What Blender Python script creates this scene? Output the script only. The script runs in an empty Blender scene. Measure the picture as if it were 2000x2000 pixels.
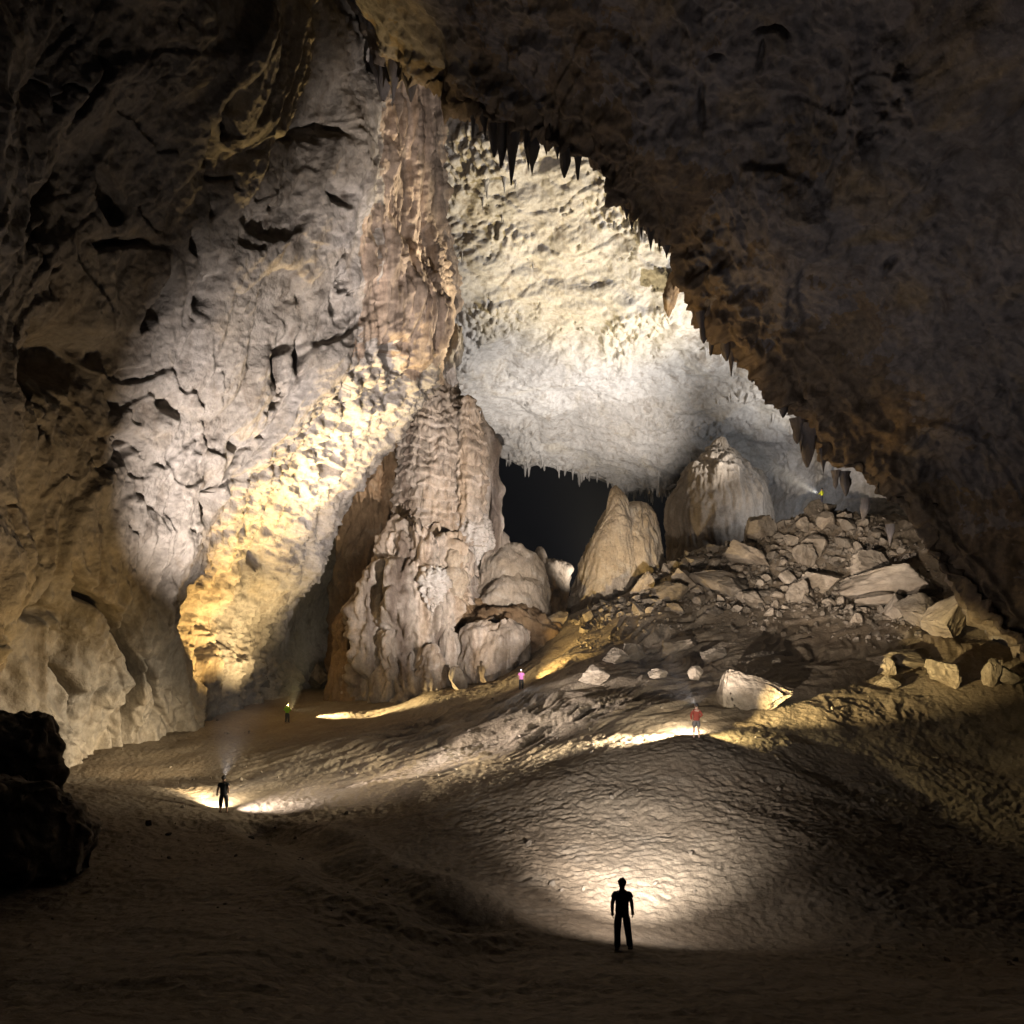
import bpy, bmesh, math, random
import numpy as np
from mathutils import Vector, Matrix, Euler

# ------------------------------------------------------------------ camera, world, exposure
scene = bpy.context.scene
COL = scene.collection
F = 1400.0          # focal length in photograph pixels (2000 px wide frame)
HY = 1200.0         # eye level row

cam_d = bpy.data.cameras.new('camera')
cam_d.sensor_width = 36.0
cam_d.lens = 36.0 * F / 2000.0
cam_d.shift_y = (HY - 1000.0) / 2000.0
cam_d.clip_start = 0.1
cam_d.clip_end = 1000.0
cam = bpy.data.objects.new('camera', cam_d)
cam.location = (0, 0, 0)
cam.rotation_euler = (math.radians(90), 0, 0)
COL.objects.link(cam)
scene.camera = cam

world = bpy.data.worlds.new('World')
scene.world = world
world.use_nodes = True
bg = world.node_tree.nodes['Background']
bg.inputs['Color'].default_value = (0.88, 0.92, 1.08, 1)
bg.inputs['Strength'].default_value = 0.0042      # underground: almost no light of its own

vs = scene.view_settings
vs.view_transform = 'Standard'
vs.look = 'None'
vs.exposure = 0.0
vs.gamma = 1.0
vs.use_curve_mapping = False
scene.render.engine = 'CYCLES'
cy = scene.cycles
cy.use_denoising = True
cy.max_bounces = 2
cy.diffuse_bounces = 1
cy.glossy_bounces = 2
cy.volume_bounces = 0
cy.sample_clamp_indirect = 4.0
cy.use_light_tree = True
cy.use_adaptive_sampling = True
cy.adaptive_threshold = 0.03

# lamp table (one lamp object each, built further down): position is set with the lamp
LAMPS = {}

# ------------------------------------------------------------------ numeric helpers
def W(px, py, D):
    """a point at image column px, row py and distance D in front of the camera"""
    return np.array([(px - 1000.0) / F * D, D, (HY - py) / F * D])

rng = np.random.RandomState(7)
PERM = np.concatenate([rng.permutation(256)] * 3).astype(np.int32)
_g = rng.normal(size=(256, 3)); _g /= np.linalg.norm(_g, axis=1)[:, None]
GRAD = _g.astype(np.float32)

def noise(P):
    """gradient noise, about -1..1, P (N,3)"""
    P = np.asarray(P, dtype=np.float32)
    I = np.floor(P); f = P - I; I = I.astype(np.int32) & 255
    w = f * f * f * (f * (f * 6 - 15) + 10)
    X = (I[:, 0], (I[:, 0] + 1) & 255)
    Y = (I[:, 1], (I[:, 1] + 1) & 255)
    Z = (I[:, 2], (I[:, 2] + 1) & 255)
    out = 0
    for a in (0, 1):
        pa = PERM[X[a]]; fx = f[:, 0] - a; wa = w[:, 0] if a else 1 - w[:, 0]
        for b in (0, 1):
            pb = PERM[pa + Y[b]]; fy = f[:, 1] - b; wb = wa * (w[:, 1] if b else 1 - w[:, 1])
            for c in (0, 1):
                g = GRAD[PERM[pb + Z[c]]]
                out = out + wb * (w[:, 2] if c else 1 - w[:, 2]) * (g[:, 0] * fx + g[:, 1] * fy + g[:, 2] * (f[:, 2] - c))
    return out * 1.7

def fbm(P, o=4, gain=0.5, lac=2.03):
    s = 0; a = 1.0; P = np.asarray(P, dtype=np.float32)
    for k in range(o):
        s = s + a * noise(P + 17.3 * k); P = P * lac; a *= gain
    return s

def billow(P, o=3, gain=0.5, lac=2.07):
    s = 0; a = 1.0; P = np.asarray(P, dtype=np.float32)
    for k in range(o):
        s = s + a * (np.abs(noise(P + 9.1 * k)) * 2 - 0.6); P = P * lac; a *= gain
    return s

def ridged(P, o=3, gain=0.5, lac=2.07):
    return -billow(P, o, gain, lac)

def sstep(a, b, x):
    t = np.clip((x - a) / (b - a), 0, 1)
    return t * t * (3 - 2 * t)

def cr_weights(n_ctrl, counts):
    """Catmull-Rom basis matrix (M, n_ctrl)"""
    rows = []; ts = []
    for s in range(n_ctrl - 1):
        m = counts[s]
        for k in range(m):
            rows.append((s, k / m))
    rows.append((n_ctrl - 2, 1.0))
    B = np.zeros((len(rows), n_ctrl))
    for r, (s, t) in enumerate(rows):
        ws = (-.5 * t + t * t - .5 * t ** 3, 1 - 2.5 * t * t + 1.5 * t ** 3, .5 * t + 2 * t * t - 1.5 * t ** 3, -.5 * t * t + .5 * t ** 3)
        for j, wv in enumerate(ws):
            B[r, min(max(s - 1 + j, 0), n_ctrl - 1)] += wv
        ts.append(s + t)
    return B, np.array(ts)

def grid_normals(G):
    du = np.gradient(G, axis=1); dv = np.gradient(G, axis=0)
    n = np.cross(du, dv)
    n /= np.linalg.norm(n, axis=2)[..., None] + 1e-9
    return n

def proj(P):
    D = np.maximum(P[..., 1], 0.5)
    return 1000 + P[..., 0] / D * F, HY - P[..., 2] / D * F

def seg_counts(pts, axis, dens, lo=4, hi=260):
    """number of spans for every control segment, by its length in the picture"""
    px, py = proj(pts)
    inside = (px > -320) & (px < 2350) & (py > -320) & (py < 2350) & (pts[..., 1] > 1)
    dx = np.diff(px, axis=axis); dy = np.diff(py, axis=axis)
    L = np.hypot(dx, dy)
    a = [slice(None)] * 2; b = [slice(None)] * 2
    a[axis] = slice(1, None); b[axis] = slice(None, -1)
    ok = inside[tuple(a)] & inside[tuple(b)]
    L = np.where(ok, L, 0)
    red = np.percentile(L, 75, axis=1 - axis)
    return [int(min(hi, max(lo, x * dens))) for x in red]

def surf(net, dens, lo=4, hi=260):
    net = np.array(net, dtype=float)
    R, C, _ = net.shape
    cu = seg_counts(net, 1, dens, lo, hi); cv = seg_counts(net, 0, dens, lo, hi)
    BU, tu = cr_weights(C, cu); BV, tv = cr_weights(R, cv)
    G = np.einsum('ri,ijk->rjk', BV, net)
    G = np.einsum('cj,rjk->rck', BU, G)
    return G, np.meshgrid(tu, tv)

def grid_faces(R, C, wrap=False):
    i = np.arange(R - 1)[:, None]; j = np.arange(C if wrap else C - 1)[None, :]
    a = i * C + j; b = i * C + (j + 1) % C
    return np.stack([a, b, b + C, a + C], axis=-1).reshape(-1, 4)

def mesh_np(name, V, Q, mat, smooth=True, parent=None, link=True):
    me = bpy.data.meshes.new(name)
    V = np.asarray(V, dtype=np.float32).reshape(-1, 3); Q = np.asarray(Q, dtype=np.int32)
    k = Q.shape[1]
    me.vertices.add(len(V)); me.vertices.foreach_set('co', V.ravel())
    me.loops.add(Q.size); me.loops.foreach_set('vertex_index', Q.ravel())
    me.polygons.add(len(Q))
    me.polygons.foreach_set('loop_start', np.arange(0, Q.size, k, dtype=np.int32))
    me.polygons.foreach_set('use_smooth', np.full(len(Q), smooth, dtype=bool))
    me.update(calc_edges=True)
    me.materials.append(mat)
    if not link:
        return me
    o = bpy.data.objects.new(name, me); COL.objects.link(o)
    if parent is not None: o.parent = parent
    return o

def tag(o, label=None, cat=None, group=None, kind=None):
    if label: o['label'] = label
    if cat: o['category'] = cat
    if group: o['group'] = group
    if kind: o['kind'] = kind
    return o

def empty(name, loc, rz=0.0):
    o = bpy.data.objects.new(name, None); COL.objects.link(o)
    o.location = loc; o.rotation_euler = (0, 0, rz); o.empty_display_size = 0.2
    return o

# ------------------------------------------------------------------ materials
def rock_mat(name, c1, c2, c3, sc=0.12, bump=0.5, streak=0.0, fine=2.2, rough=0.9, stain=0.5, moss=None, vary=False):
    c1, c2, c3 = (tuple(v * 0.72 for v in c) for c in (c1, c2, c3))
    m = bpy.data.materials.new(name); m.use_nodes = True
    nt = m.node_tree; N = nt.nodes; L = nt.links
    bs = N['Principled BSDF']; bs.inputs['Roughness'].default_value = rough
    bs.inputs['Specular IOR Level'].default_value = 0.25
    tc = N.new('ShaderNodeTexCoord')
    def nz(scale, detail=6, dist=0.0, vec=None, rough_=0.6):
        n = N.new('ShaderNodeTexNoise'); n.inputs['Scale'].default_value = scale
        n.inputs['Detail'].default_value = detail; n.inputs['Distortion'].default_value = dist
        n.inputs['Roughness'].default_value = rough_
        L.new(vec if vec is not None else tc.outputs['Object'], n.inputs['Vector'])
        return n.outputs['Fac']
    def ramp(sock, a, b):
        r = N.new('ShaderNodeMapRange'); r.inputs['From Min'].default_value = a; r.inputs['From Max'].default_value = b
        L.new(sock, r.inputs['Value']); return r.outputs['Result']
    def mix(fac, a, b):
        x = N.new('ShaderNodeMix'); x.data_type = 'RGBA'
        if isinstance(fac, float): x.inputs[0].default_value = fac
        else: L.new(fac, x.inputs[0])
        for k, v in ((6, a), (7, b)):
            if isinstance(v, tuple): x.inputs[k].default_value = (*v, 1)
            else: L.new(v, x.inputs[k])
        return x.outputs[2]
    col = mix(ramp(nz(sc, 4, 0.6), 0.38, 0.62), c1, c2)
    col = mix(ramp(nz(sc * 2.7, 4, 1.2), 0.52, 0.72), col, c3)
    if moss is not None:
        col = mix(ramp(nz(sc * 0.7, 5, 0.5), 0.52, 0.66), col, moss)
    # dark weathering stains, small
    dk = N.new('ShaderNodeMix'); dk.data_type = 'RGBA'; dk.blend_type = 'MULTIPLY'
    mp = N.new('ShaderNodeMapping'); mp.inputs['Scale'].default_value = (1.0, 1.0, 0.25)
    L.new(tc.outputs['Object'], mp.inputs['Vector'])
    st = ramp(nz(0.9, 4, 0.8, mp.outputs['Vector']), 0.5, 0.75)
    sm = N.new('ShaderNodeMath'); sm.operation = 'MULTIPLY'; sm.inputs[1].default_value = stain; L.new(st, sm.inputs[0])
    L.new(sm.outputs[0], dk.inputs[0]); L.new(col, dk.inputs[6]); dk.inputs[7].default_value = (0.42, 0.36, 0.30, 1)
    col = dk.outputs[2]
    # speckle
    sp = N.new('ShaderNodeMix'); sp.data_type = 'RGBA'; sp.blend_type = 'MULTIPLY'; sp.inputs[0].default_value = 0.65
    r2 = N.new('ShaderNodeMapRange'); r2.inputs['From Min'].default_value = 0.3; r2.inputs['From Max'].default_value = 0.7
    r2.inputs['To Min'].default_value = 0.55; r2.inputs['To Max'].default_value = 1.15
    L.new(nz(fine * 1.7, 4, 0.0, None, 0.7), r2.inputs['Value'])
    L.new(col, sp.inputs[6]); L.new(r2.outputs['Result'], sp.inputs[7]); col = sp.outputs[2]
    if vary:
        oi = N.new('ShaderNodeObjectInfo'); r3 = N.new('ShaderNodeMapRange'); r3.inputs['To Min'].default_value = 0.5; r3.inputs['To Max'].default_value = 1.15
        L.new(oi.outputs['Random'], r3.inputs['Value'])
        vm = N.new('ShaderNodeMix'); vm.data_type = 'RGBA'; vm.blend_type = 'MULTIPLY'; vm.inputs[0].default_value = 1.0
        L.new(col, vm.inputs[6]); L.new(r3.outputs['Result'], vm.inputs[7]); col = vm.outputs[2]
    L.new(col, bs.inputs['Base Color'])
    b1 = N.new('ShaderNodeBump'); b1.inputs['Strength'].default_value = bump; b1.inputs['Distance'].default_value = 0.22
    vv = None
    if streak:
        m2 = N.new('ShaderNodeMapping'); m2.inputs['Scale'].default_value = (1, 1, streak)
        L.new(tc.outputs['Object'], m2.inputs['Vector']); vv = m2.outputs['Vector']
    L.new(nz(fine, 5, 0.0, vv, 0.62), b1.inputs['Height'])
    L.new(b1.outputs['Normal'], bs.inputs['Normal'])
    return m

def plain(name, col, rough=0.85, emit=None, es=0):
    m = bpy.data.materials.new(name); m.use_nodes = True
    nt = m.node_tree; bs = nt.nodes['Principled BSDF']
    bs.inputs['Roughness'].default_value = rough
    tc = nt.nodes.new('ShaderNodeTexCoord'); n = nt.nodes.new('ShaderNodeTexNoise'); n.inputs['Scale'].default_value = 14
    nt.links.new(tc.outputs['Object'], n.inputs['Vector'])
    mx = nt.nodes.new('ShaderNodeMix'); mx.data_type = 'RGBA'
    mx.inputs[6].default_value = (*[c * 0.75 for c in col], 1); mx.inputs[7].default_value = (*[min(1, c * 1.2) for c in col], 1)
    nt.links.new(n.outputs['Fac'], mx.inputs[0]); nt.links.new(mx.outputs[2], bs.inputs['Base Color'])
    if emit:
        bs.inputs['Emission Color'].default_value = (*emit, 1); bs.inputs['Emission Strength'].default_value = es
    return m

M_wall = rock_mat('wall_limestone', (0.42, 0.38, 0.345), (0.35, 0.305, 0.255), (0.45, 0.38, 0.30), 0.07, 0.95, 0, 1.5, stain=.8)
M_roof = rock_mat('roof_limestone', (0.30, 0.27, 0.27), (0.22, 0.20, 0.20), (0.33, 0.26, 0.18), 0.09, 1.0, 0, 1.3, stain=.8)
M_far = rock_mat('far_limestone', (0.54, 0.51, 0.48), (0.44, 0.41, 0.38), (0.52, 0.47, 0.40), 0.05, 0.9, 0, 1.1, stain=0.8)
M_brown = rock_mat('brown_flowstone', (0.30, 0.20, 0.11), (0.24, 0.15, 0.08), (0.36, 0.27, 0.18), 0.14, 0.7, 0.25, 2.2, stain=0.7)
M_pale = rock_mat('pale_calcite', (0.60, 0.555, 0.50), (0.48, 0.41, 0.34), (0.6, 0.55, 0.5), 0.3, 0.6, 0.3, 3.0, stain=0.4)
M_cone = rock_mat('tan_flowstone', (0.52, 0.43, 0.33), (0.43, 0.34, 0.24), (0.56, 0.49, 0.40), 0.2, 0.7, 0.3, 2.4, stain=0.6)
M_rock = rock_mat('boulder_limestone', (0.37, 0.31, 0.24), (0.29, 0.23, 0.165), (0.45, 0.37, 0.28), 0.45, 0.8, 0, 2.4, stain=0.6, vary=True)
M_drk = rock_mat('dark_boulder', (0.36, 0.29, 0.21), (0.27, 0.21, 0.15), (0.40, 0.31, 0.21), 0.3, 0.6, 0, 1.8)
def streak_mat(name, cols, sc=0.5):
    m = rock_mat(name, cols[0], cols[1], cols[2], 0.12, 0.7, 0.2, 2.2, stain=.9)
    nt = m.node_tree; N = nt.nodes; L = nt.links; bs = N['Principled BSDF']
    old = bs.inputs['Base Color'].links[0].from_socket
    tc = N.new('ShaderNodeTexCoord'); mp = N.new('ShaderNodeMapping'); mp.inputs['Scale'].default_value = (1, 1, 0.05); L.new(tc.outputs['Object'], mp.inputs['Vector'])
    n = N.new('ShaderNodeTexNoise'); n.inputs['Scale'].default_value = sc; n.inputs['Detail'].default_value = 5; L.new(mp.outputs['Vector'], n.inputs['Vector'])
    r = N.new('ShaderNodeValToRGB'); L.new(n.outputs['Fac'], r.inputs['Fac'])
    e = r.color_ramp.elements; e[0].position = .36; e[0].color = (.42, .36, .33, 1); e[1].position = .66; e[1].color = (1.0, .85, .70, 1)
    k = e.new(.48); k.color = (.85, .80, .76, 1); k = e.new(.57); k.color = (1.25, 1.15, 1.08, 1)
    x = N.new('ShaderNodeMix'); x.data_type = 'RGBA'; x.blend_type = 'MULTIPLY'; x.inputs[0].default_value = 1
    L.new(old, x.inputs[6]); L.new(r.outputs['Color'], x.inputs[7]); L.new(x.outputs[2], bs.inputs['Base Color'])
    return m
M_curtain = streak_mat('streaked_curtain', ((0.40, 0.33, 0.27), (0.34, 0.28, 0.23), (0.44, 0.36, 0.28)))
M_flow = streak_mat('flowstone', ((0.52, 0.475, 0.415), (0.43, 0.37, 0.295), (0.58, 0.54, 0.49)), 0.4)
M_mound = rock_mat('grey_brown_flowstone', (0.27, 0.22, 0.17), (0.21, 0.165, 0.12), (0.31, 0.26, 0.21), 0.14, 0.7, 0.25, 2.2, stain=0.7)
M_lip = rock_mat('warm_brown_lip', (0.28, 0.225, 0.175), (0.22, 0.165, 0.12), (0.32, 0.235, 0.145), 0.2, 0.7, 0, 1.8, stain=.7)
M_sand = rock_mat('cave_sand', (0.28, 0.225, 0.16), (0.225, 0.17, 0.115), (0.31, 0.255, 0.19), 0.10, 0.55, 0, 3.2, stain=0.25)

# ------------------------------------------------------------------ ground height
GC = []   # x, y, z control points
def gp(px, py, D): GC.append(W(px, py, D))
def gw(x, y, z): GC.append(np.array([x, y, z], float))
for a in [(0, 0, -1.7), (-8, 0, -1.4), (8, 0, -1.7), (0, -10, -0.5), (-15, -5, 0), (15, -5, -.6), (0, 5, -3.2), (-6, 5, -3.0), (6, 5, -3.2)]: gw(*a)
for a in [(1000, 2010, 9), (1000, 1962, 12), (1000, 1908, 15), (1215, 1870, 17.5), (940, 1874, 17), (1500, 1862, 17.8), (1800, 1872, 18.5), (2050, 1885, 19),
          (1500, 1905, 15.3), (1215, 1905, 15.2),
          (1215, 1845, 19), (1000, 1836, 19.2), (1500, 1848, 19.3), (1200, 1800, 20.8), (1200, 1700, 23.7), (1200, 1600, 27.5), (1200, 1525, 31.3), (1270, 1465, 35),
          (1500, 1780, 21.5), (1500, 1650, 25.5), (1500, 1540, 31), (1800, 1760, 23), (1800, 1680, 27.5), (2050, 1780, 23.5), (2050, 1720, 28),
          (1360, 1443, 36), (1200, 1482, 34.7), (1000, 1532, 33.6), (850, 1566, 33), (680, 1592, 32.3), (1450, 1446, 36.3), (1550, 1472, 36), (1650, 1528, 34.8), (1800, 1605, 32.5), (2000, 1670, 30.5),
          (1000, 1500, 37), (1000, 1440, 43), (1000, 1385, 50), (800, 1505, 40), (800, 1450, 46), (600, 1505, 42), (600, 1470, 46), (450, 1535, 40), (300, 1525, 43), (240, 1535, 42),
          (1700, 1460, 40), (1850, 1425, 44), (2000, 1410, 46), (1600, 1380, 44), (1450, 1395, 42), (1360, 1405, 40.5),
          (480, 1445, 52), (700, 1422, 55), (900, 1388, 56.5), (1018, 1344, 57.5),
          (561, 1415, 61), (400, 1412, 62), (700, 1403, 60.5), (850, 1376, 60), (1000, 1344, 60), (1100, 1290, 62), (1200, 1240, 65), (1300, 1180, 70),
          (600, 1384, 66), (720, 1378, 65), (870, 1350, 65), (990, 1322, 66), (750, 1356, 70), (900, 1336, 71), (520, 1374, 70), (440, 1388, 65), (660, 1352, 77),
          (160, 1500, 44), (150, 1460, 48), (250, 1422, 54), (330, 1410, 57), (0, 1500, 45), (-200, 1520, 42),
          (1150, 1332, 52), (1250, 1295, 56), (1360, 1305, 54), (1500, 1292, 54), (1500, 1218, 64), (1650, 1300, 53), (1800, 1305, 52), (1900, 1325, 50), (2000, 1345, 49), (2200, 1380, 46),
          (1400, 1200, 66), (1600, 1182, 67), (1750, 1205, 62), (1850, 1235, 58), (2000, 1250, 56),
          (1340, 1085, 80), (1480, 1052, 80), (1500, 1120, 73), (1600, 995, 80), (1690, 1005, 80), (1700, 1095, 72), (1600, 1092, 74), (1260, 1140, 77), (1150, 1192, 72), (1800, 1090, 70),
          (437, 1577, 33.4), (300, 1556, 33), (160, 1536, 33), (550, 1598, 32.4), (437, 1640, 28), (300, 1700, 23), (600, 1722, 22), (300, 1850, 15), (650, 1850, 16), (800, 1760, 20), (100, 1750, 20), (-200, 1700, 20),
          (1700, 1952, 13), (2300, 1900, 16), (-600, 1900, 12)]: gp(*a)
for a in [(5, 86, -3), (28, 96, -2), (40, 98, 4), (14, 88, -3), (0, 100, -6), (-14, 92, -7), (-30, 90, -7), (0, 150, -10), (50, 130, -4), (-50, 120, -8), (-40, 60, -8), (-45, 30, -6), (55, 70, 8), (50, 40, -3), (45, 15, -5), (80, 110, 8), (-80, 80, -8)]: gw(*a)
GC = np.array(GC)
_S = 20.0
def _tps(r2): return 0.5 * r2 * np.log(r2 + 1e-9)
def _rbf_fit():
    X = GC[:, :2] / _S; n = len(X)
    K = _tps(((X[:, None] - X[None]) ** 2).sum(-1)) + 0.004 * np.eye(n)
    Pm = np.c_[np.ones(n), X]
    A = np.block([[K, Pm], [Pm.T, np.zeros((3, 3))]])
    return np.linalg.solve(A, np.r_[GC[:, 2], 0, 0, 0])
RBF = _rbf_fit()
def g_base(x, y):
    x = np.asarray(x, float).ravel(); y = np.asarray(y, float).ravel()
    out = np.empty(len(x)); X = GC[:, :2] / _S
    for s in range(0, len(x), 40000):
        q = np.c_[x[s:s + 40000], y[s:s + 40000]] / _S
        r2 = (q[:, 0:1] - X[None, :, 0]) ** 2 + (q[:, 1:2] - X[None, :, 1]) ** 2
        out[s:s + 40000] = _tps(r2) @ RBF[:-3] + RBF[-3] + q @ RBF[-2:]
    return out

def ang(x, y, a):
    c, s = math.cos(a), math.sin(a)
    return x * c + y * s, -x * s + y * c

PATH = [(-10.4, 30.2), (-7.8, 27.0), (-5.9, 23.5), (-3.6, 20.8), (-1.6, 19.3)]
def g_detail(x, y, z):
    P = np.stack([x, y, np.zeros_like(x)], -1)
    d = 0.35 * fbm(P * 0.12 + 3.1, 3)
    px = 1000 + x / np.maximum(y, 1) * F
    # near dune face: wavy terraces across the slope
    wz = noise(P * 0.35 + 40) * 0.7 + noise(P * 0.9 + 11) * 0.28
    a, b = ang(x, y, 0.12)
    n1 = ridged(np.stack([a * 1.15 + wz * .6, (b + wz) * 3.3, 0 * x + 5], -1), 3, 0.6)
    m1 = sstep(19.5, 23, y) * (1 - sstep(35.5, 38, y)) * sstep(-10, -1, x)
    am = 0.55 + 0.45 * noise(P * 0.22 + 70)
    d = d + m1 * (0.3 + 0.7 * am) * 0.075 * n1
    # rising middle slope: ledges running up to the right
    a, b = ang(x, y, math.radians(38))
    wz2 = fbm(P * 0.16 + 90, 3) * 1.6
    n2 = ridged(np.stack([a * 0.13, (b + wz2) * 0.62, 0 * x + 2], -1), 3, 0.55)
    m2 = (0.25 * sstep(36, 38, y) + 0.75 * sstep(40, 45, y)) * (1 - sstep(66, 74, y)) * (1 - 0.85 * np.exp(-((y - 61.5) / 4) ** 2) * (1 - sstep(0, 6, x))) * sstep(-20, -6, x) * (1 - sstep(33, 40, x)) * (1 - 0.7 * sstep(11, 18, x) * (1 - sstep(48, 56, y)))
    am2 = 0.5 + 0.5 * noise(P * 0.11 + 7)
    d = d + m2 * (0.16 + 0.24 * am2) * n2
    # trodden sand: dimples
    n3 = billow(np.stack([x * 1.9, y * 1.5, 0 * x + 8], -1), 2)
    m3 = 0.25 + 0.75 * sstep(-.2, .5, noise(P * 0.15 + 33))
    d = d - 0.045 * m3 * n3 * (1 - 0.6 * m1)
    d = d + 0.03 * fbm(P * 3.1, 2)
    # broken steps on the right shoulder and in the dark foreground
    n4 = ridged(np.stack([x * 0.25 + wz, y * 0.6 + wz, 0 * x + 4], -1), 4, .6)
    m4 = sstep(12, 20, x) * sstep(26, 32, y) * (1 - sstep(50, 56, y)) + 0.5 * (1 - sstep(15, 18, y)) + 0.6 * (1 - sstep(-9, -3, x)) * (1 - sstep(33, 36, y))
    d = d + 0.045 * m4 * n4
    # trodden path in the dark foreground
    best = np.full_like(x, 1e9)
    for (xa, ya), (xb, yb) in zip(PATH[:-1], PATH[1:]):
        t = np.clip(((x - xa) * (xb - xa) + (y - ya) * (yb - ya)) / ((xb - xa) ** 2 + (yb - ya) ** 2), 0, 1)
        best = np.minimum(best, np.hypot(x - xa - t * (xb - xa), y - ya - t * (yb - ya)))
    best = best + 0.35 * noise(P * 0.5 + 77)
    d = d - 0.35 * np.exp(-(best / 0.9) ** 2) + 0.16 * np.exp(-((best - 1.7) / 0.6) ** 2)
    # rubble bed below the boulder pile
    m5 = sstep(64, 72, y) * sstep(8, 16, x)
    d = d + 0.5 * m5 * fbm(P * 0.5 + 3, 3)
    return d

def g_height(x, y):
    x = np.asarray(x, float).ravel(); y = np.asarray(y, float).ravel()
    z = g_base(x, y)
    return z + g_detail(x, y, z)

def on_ground(px, py, dmin=14.0, dmax=110.0):
    """first place where the line of sight of a picture point meets the ground"""
    D = np.linspace(dmin, dmax, 700)
    x = (px - 1000) / F * D; zr = (HY - py) / F * D
    zg = g_base(x, D)
    k = np.argmax(zr <= zg)
    if not (zr <= zg).any(): k = len(D) - 1
    d = D[k]; xx = (px - 1000) / F * d
    return np.array([xx, d, g_height([xx], [d])[0]])

def build_ground():
    tx = np.concatenate([np.linspace(-1.6, -0.76, 50)[:-1], np.linspace(-0.76, 0.76, 760), np.linspace(0.76, 1.6, 50)[1:]])
    D = np.concatenate([np.linspace(-12, 7, 24)[:-1], np.geomspace(7, 17, 90)[:-1], np.geomspace(17, 38, 230)[:-1], np.geomspace(38, 72, 150)[:-1], np.geomspace(72, 100, 60)[:-1], np.geomspace(100, 170, 16)])
    wd = np.maximum(D, 14.0) + np.maximum(0, 0)
    X = tx[None, :] * wd[:, None]; Y = np.broadcast_to(D[:, None], X.shape)
    Z = g_height(X, Y).reshape(X.shape)
    V = np.stack([X, Y, Z], -1)
    o = mesh_np('ground', V.reshape(-1, 3), grid_faces(*X.shape), M_sand)
    return tag(o, 'rippled tan sand floor of the cave rising to the right', 'ground', kind='structure')
ground = build_ground()

# ------------------------------------------------------------------ left cave wall
def net(rows):
    return np.array([[W(*p) for p in r] for r in rows])

LW = [
 [(-900, -700, 18), (-450, -700, 23.5), (0, -700, 30.5), (300, -700, 33), (520, -700, 40), (650, -700, 47), (730, -700, 54), (800, -700, 60), (850, -700, 68), (880, -700, 85), (900, -700, 110)],
 [(-900, 0, 18), (-200, 0, 25.5), (80, 0, 33.5), (360, 0, 38), (560, 0, 45), (680, 0, 51), (750, 0, 57), (800, 0, 62), (850, 0, 69), (870, 0, 86), (900, 0, 110)],
 [(-900, 200, 19), (-200, 200, 26.5), (70, 200, 34.5), (350, 200, 40), (560, 200, 47), (690, 200, 53), (750, 200, 58), (805, 200, 63), (862, 200, 70), (880, 200, 88), (900, 200, 110)],
 [(-900, 430, 20), (-200, 430, 27), (50, 430, 35.5), (330, 430, 42), (540, 430, 49.5), (670, 430, 54), (730, 430, 58), (800, 430, 63), (876, 430, 70), (880, 430, 86), (880, 430, 110)],
 [(-900, 600, 20), (-200, 600, 27.5), (30, 600, 35.5), (290, 600, 42.5), (510, 600, 50.5), (650, 600, 55), (730, 600, 58.5), (815, 600, 62.5), (882, 600, 67), (870, 600, 84), (850, 600, 108)],
 [(-900, 720, 20), (-200, 720, 27.5), (10, 720, 35.5), (265, 720, 43), (480, 720, 50.5), (620, 720, 54.5), (690, 710, 57), (775, 720, 62), (846, 735, 68), (830, 720, 84), (820, 720, 106)],
 [(-900, 850, 20.5), (-200, 850, 28), (0, 850, 35.5), (235, 850, 43), (420, 850, 50), (520, 850, 53), (585, 840, 55.5), (680, 850, 62), (770, 850, 69), (760, 840, 84), (790, 850, 104)],
 [(-900, 1000, 21), (-200, 1000, 28.5), (-20, 1000, 35.5), (205, 1000, 43), (350, 1000, 48.5), (430, 990, 51), (480, 980, 54), (570, 1000, 62), (660, 1010, 70), (670, 1000, 84), (770, 1000, 102)],
 [(-900, 1120, 21), (-200, 1120, 28.5), (-35, 1120, 35.5), (190, 1120, 43), (315, 1120, 48), (365, 1110, 50), (385, 1100, 54.5), (480, 1120, 63), (610, 1120, 72), (630, 1120, 84), (760, 1120, 100)],
 [(-900, 1220, 21), (-200, 1220, 29), (-40, 1220, 36), (190, 1220, 44), (290, 1220, 48), (332, 1215, 50.5), (338, 1210, 56), (420, 1225, 64), (520, 1225, 73), (590, 1220, 82), (760, 1220, 98)],
 [(-900, 1340, 22), (-200, 1340, 29.5), (-40, 1340, 37), (195, 1340, 46), (310, 1340, 50), (370, 1335, 53), (385, 1330, 58), (440, 1335, 65), (530, 1340, 73), (600, 1335, 80), (760, 1340, 95)],
 [(-900, 1440, 23), (-200, 1440, 30.5), (-30, 1440, 38.5), (200, 1440, 48), (320, 1440, 52), (395, 1440, 55), (400, 1440, 59), (460, 1430, 66), (560, 1420, 73), (620, 1420, 80), (760, 1420, 95)],
 [(-900, 1650, 24), (-200, 1650, 31.5), (-30, 1650, 38.5), (200, 1650, 47), (330, 1650, 52), (400, 1650, 56), (410, 1650, 61), (480, 1650, 68), (570, 1650, 74), (630, 1650, 81), (760, 1650, 95)],
]
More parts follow.
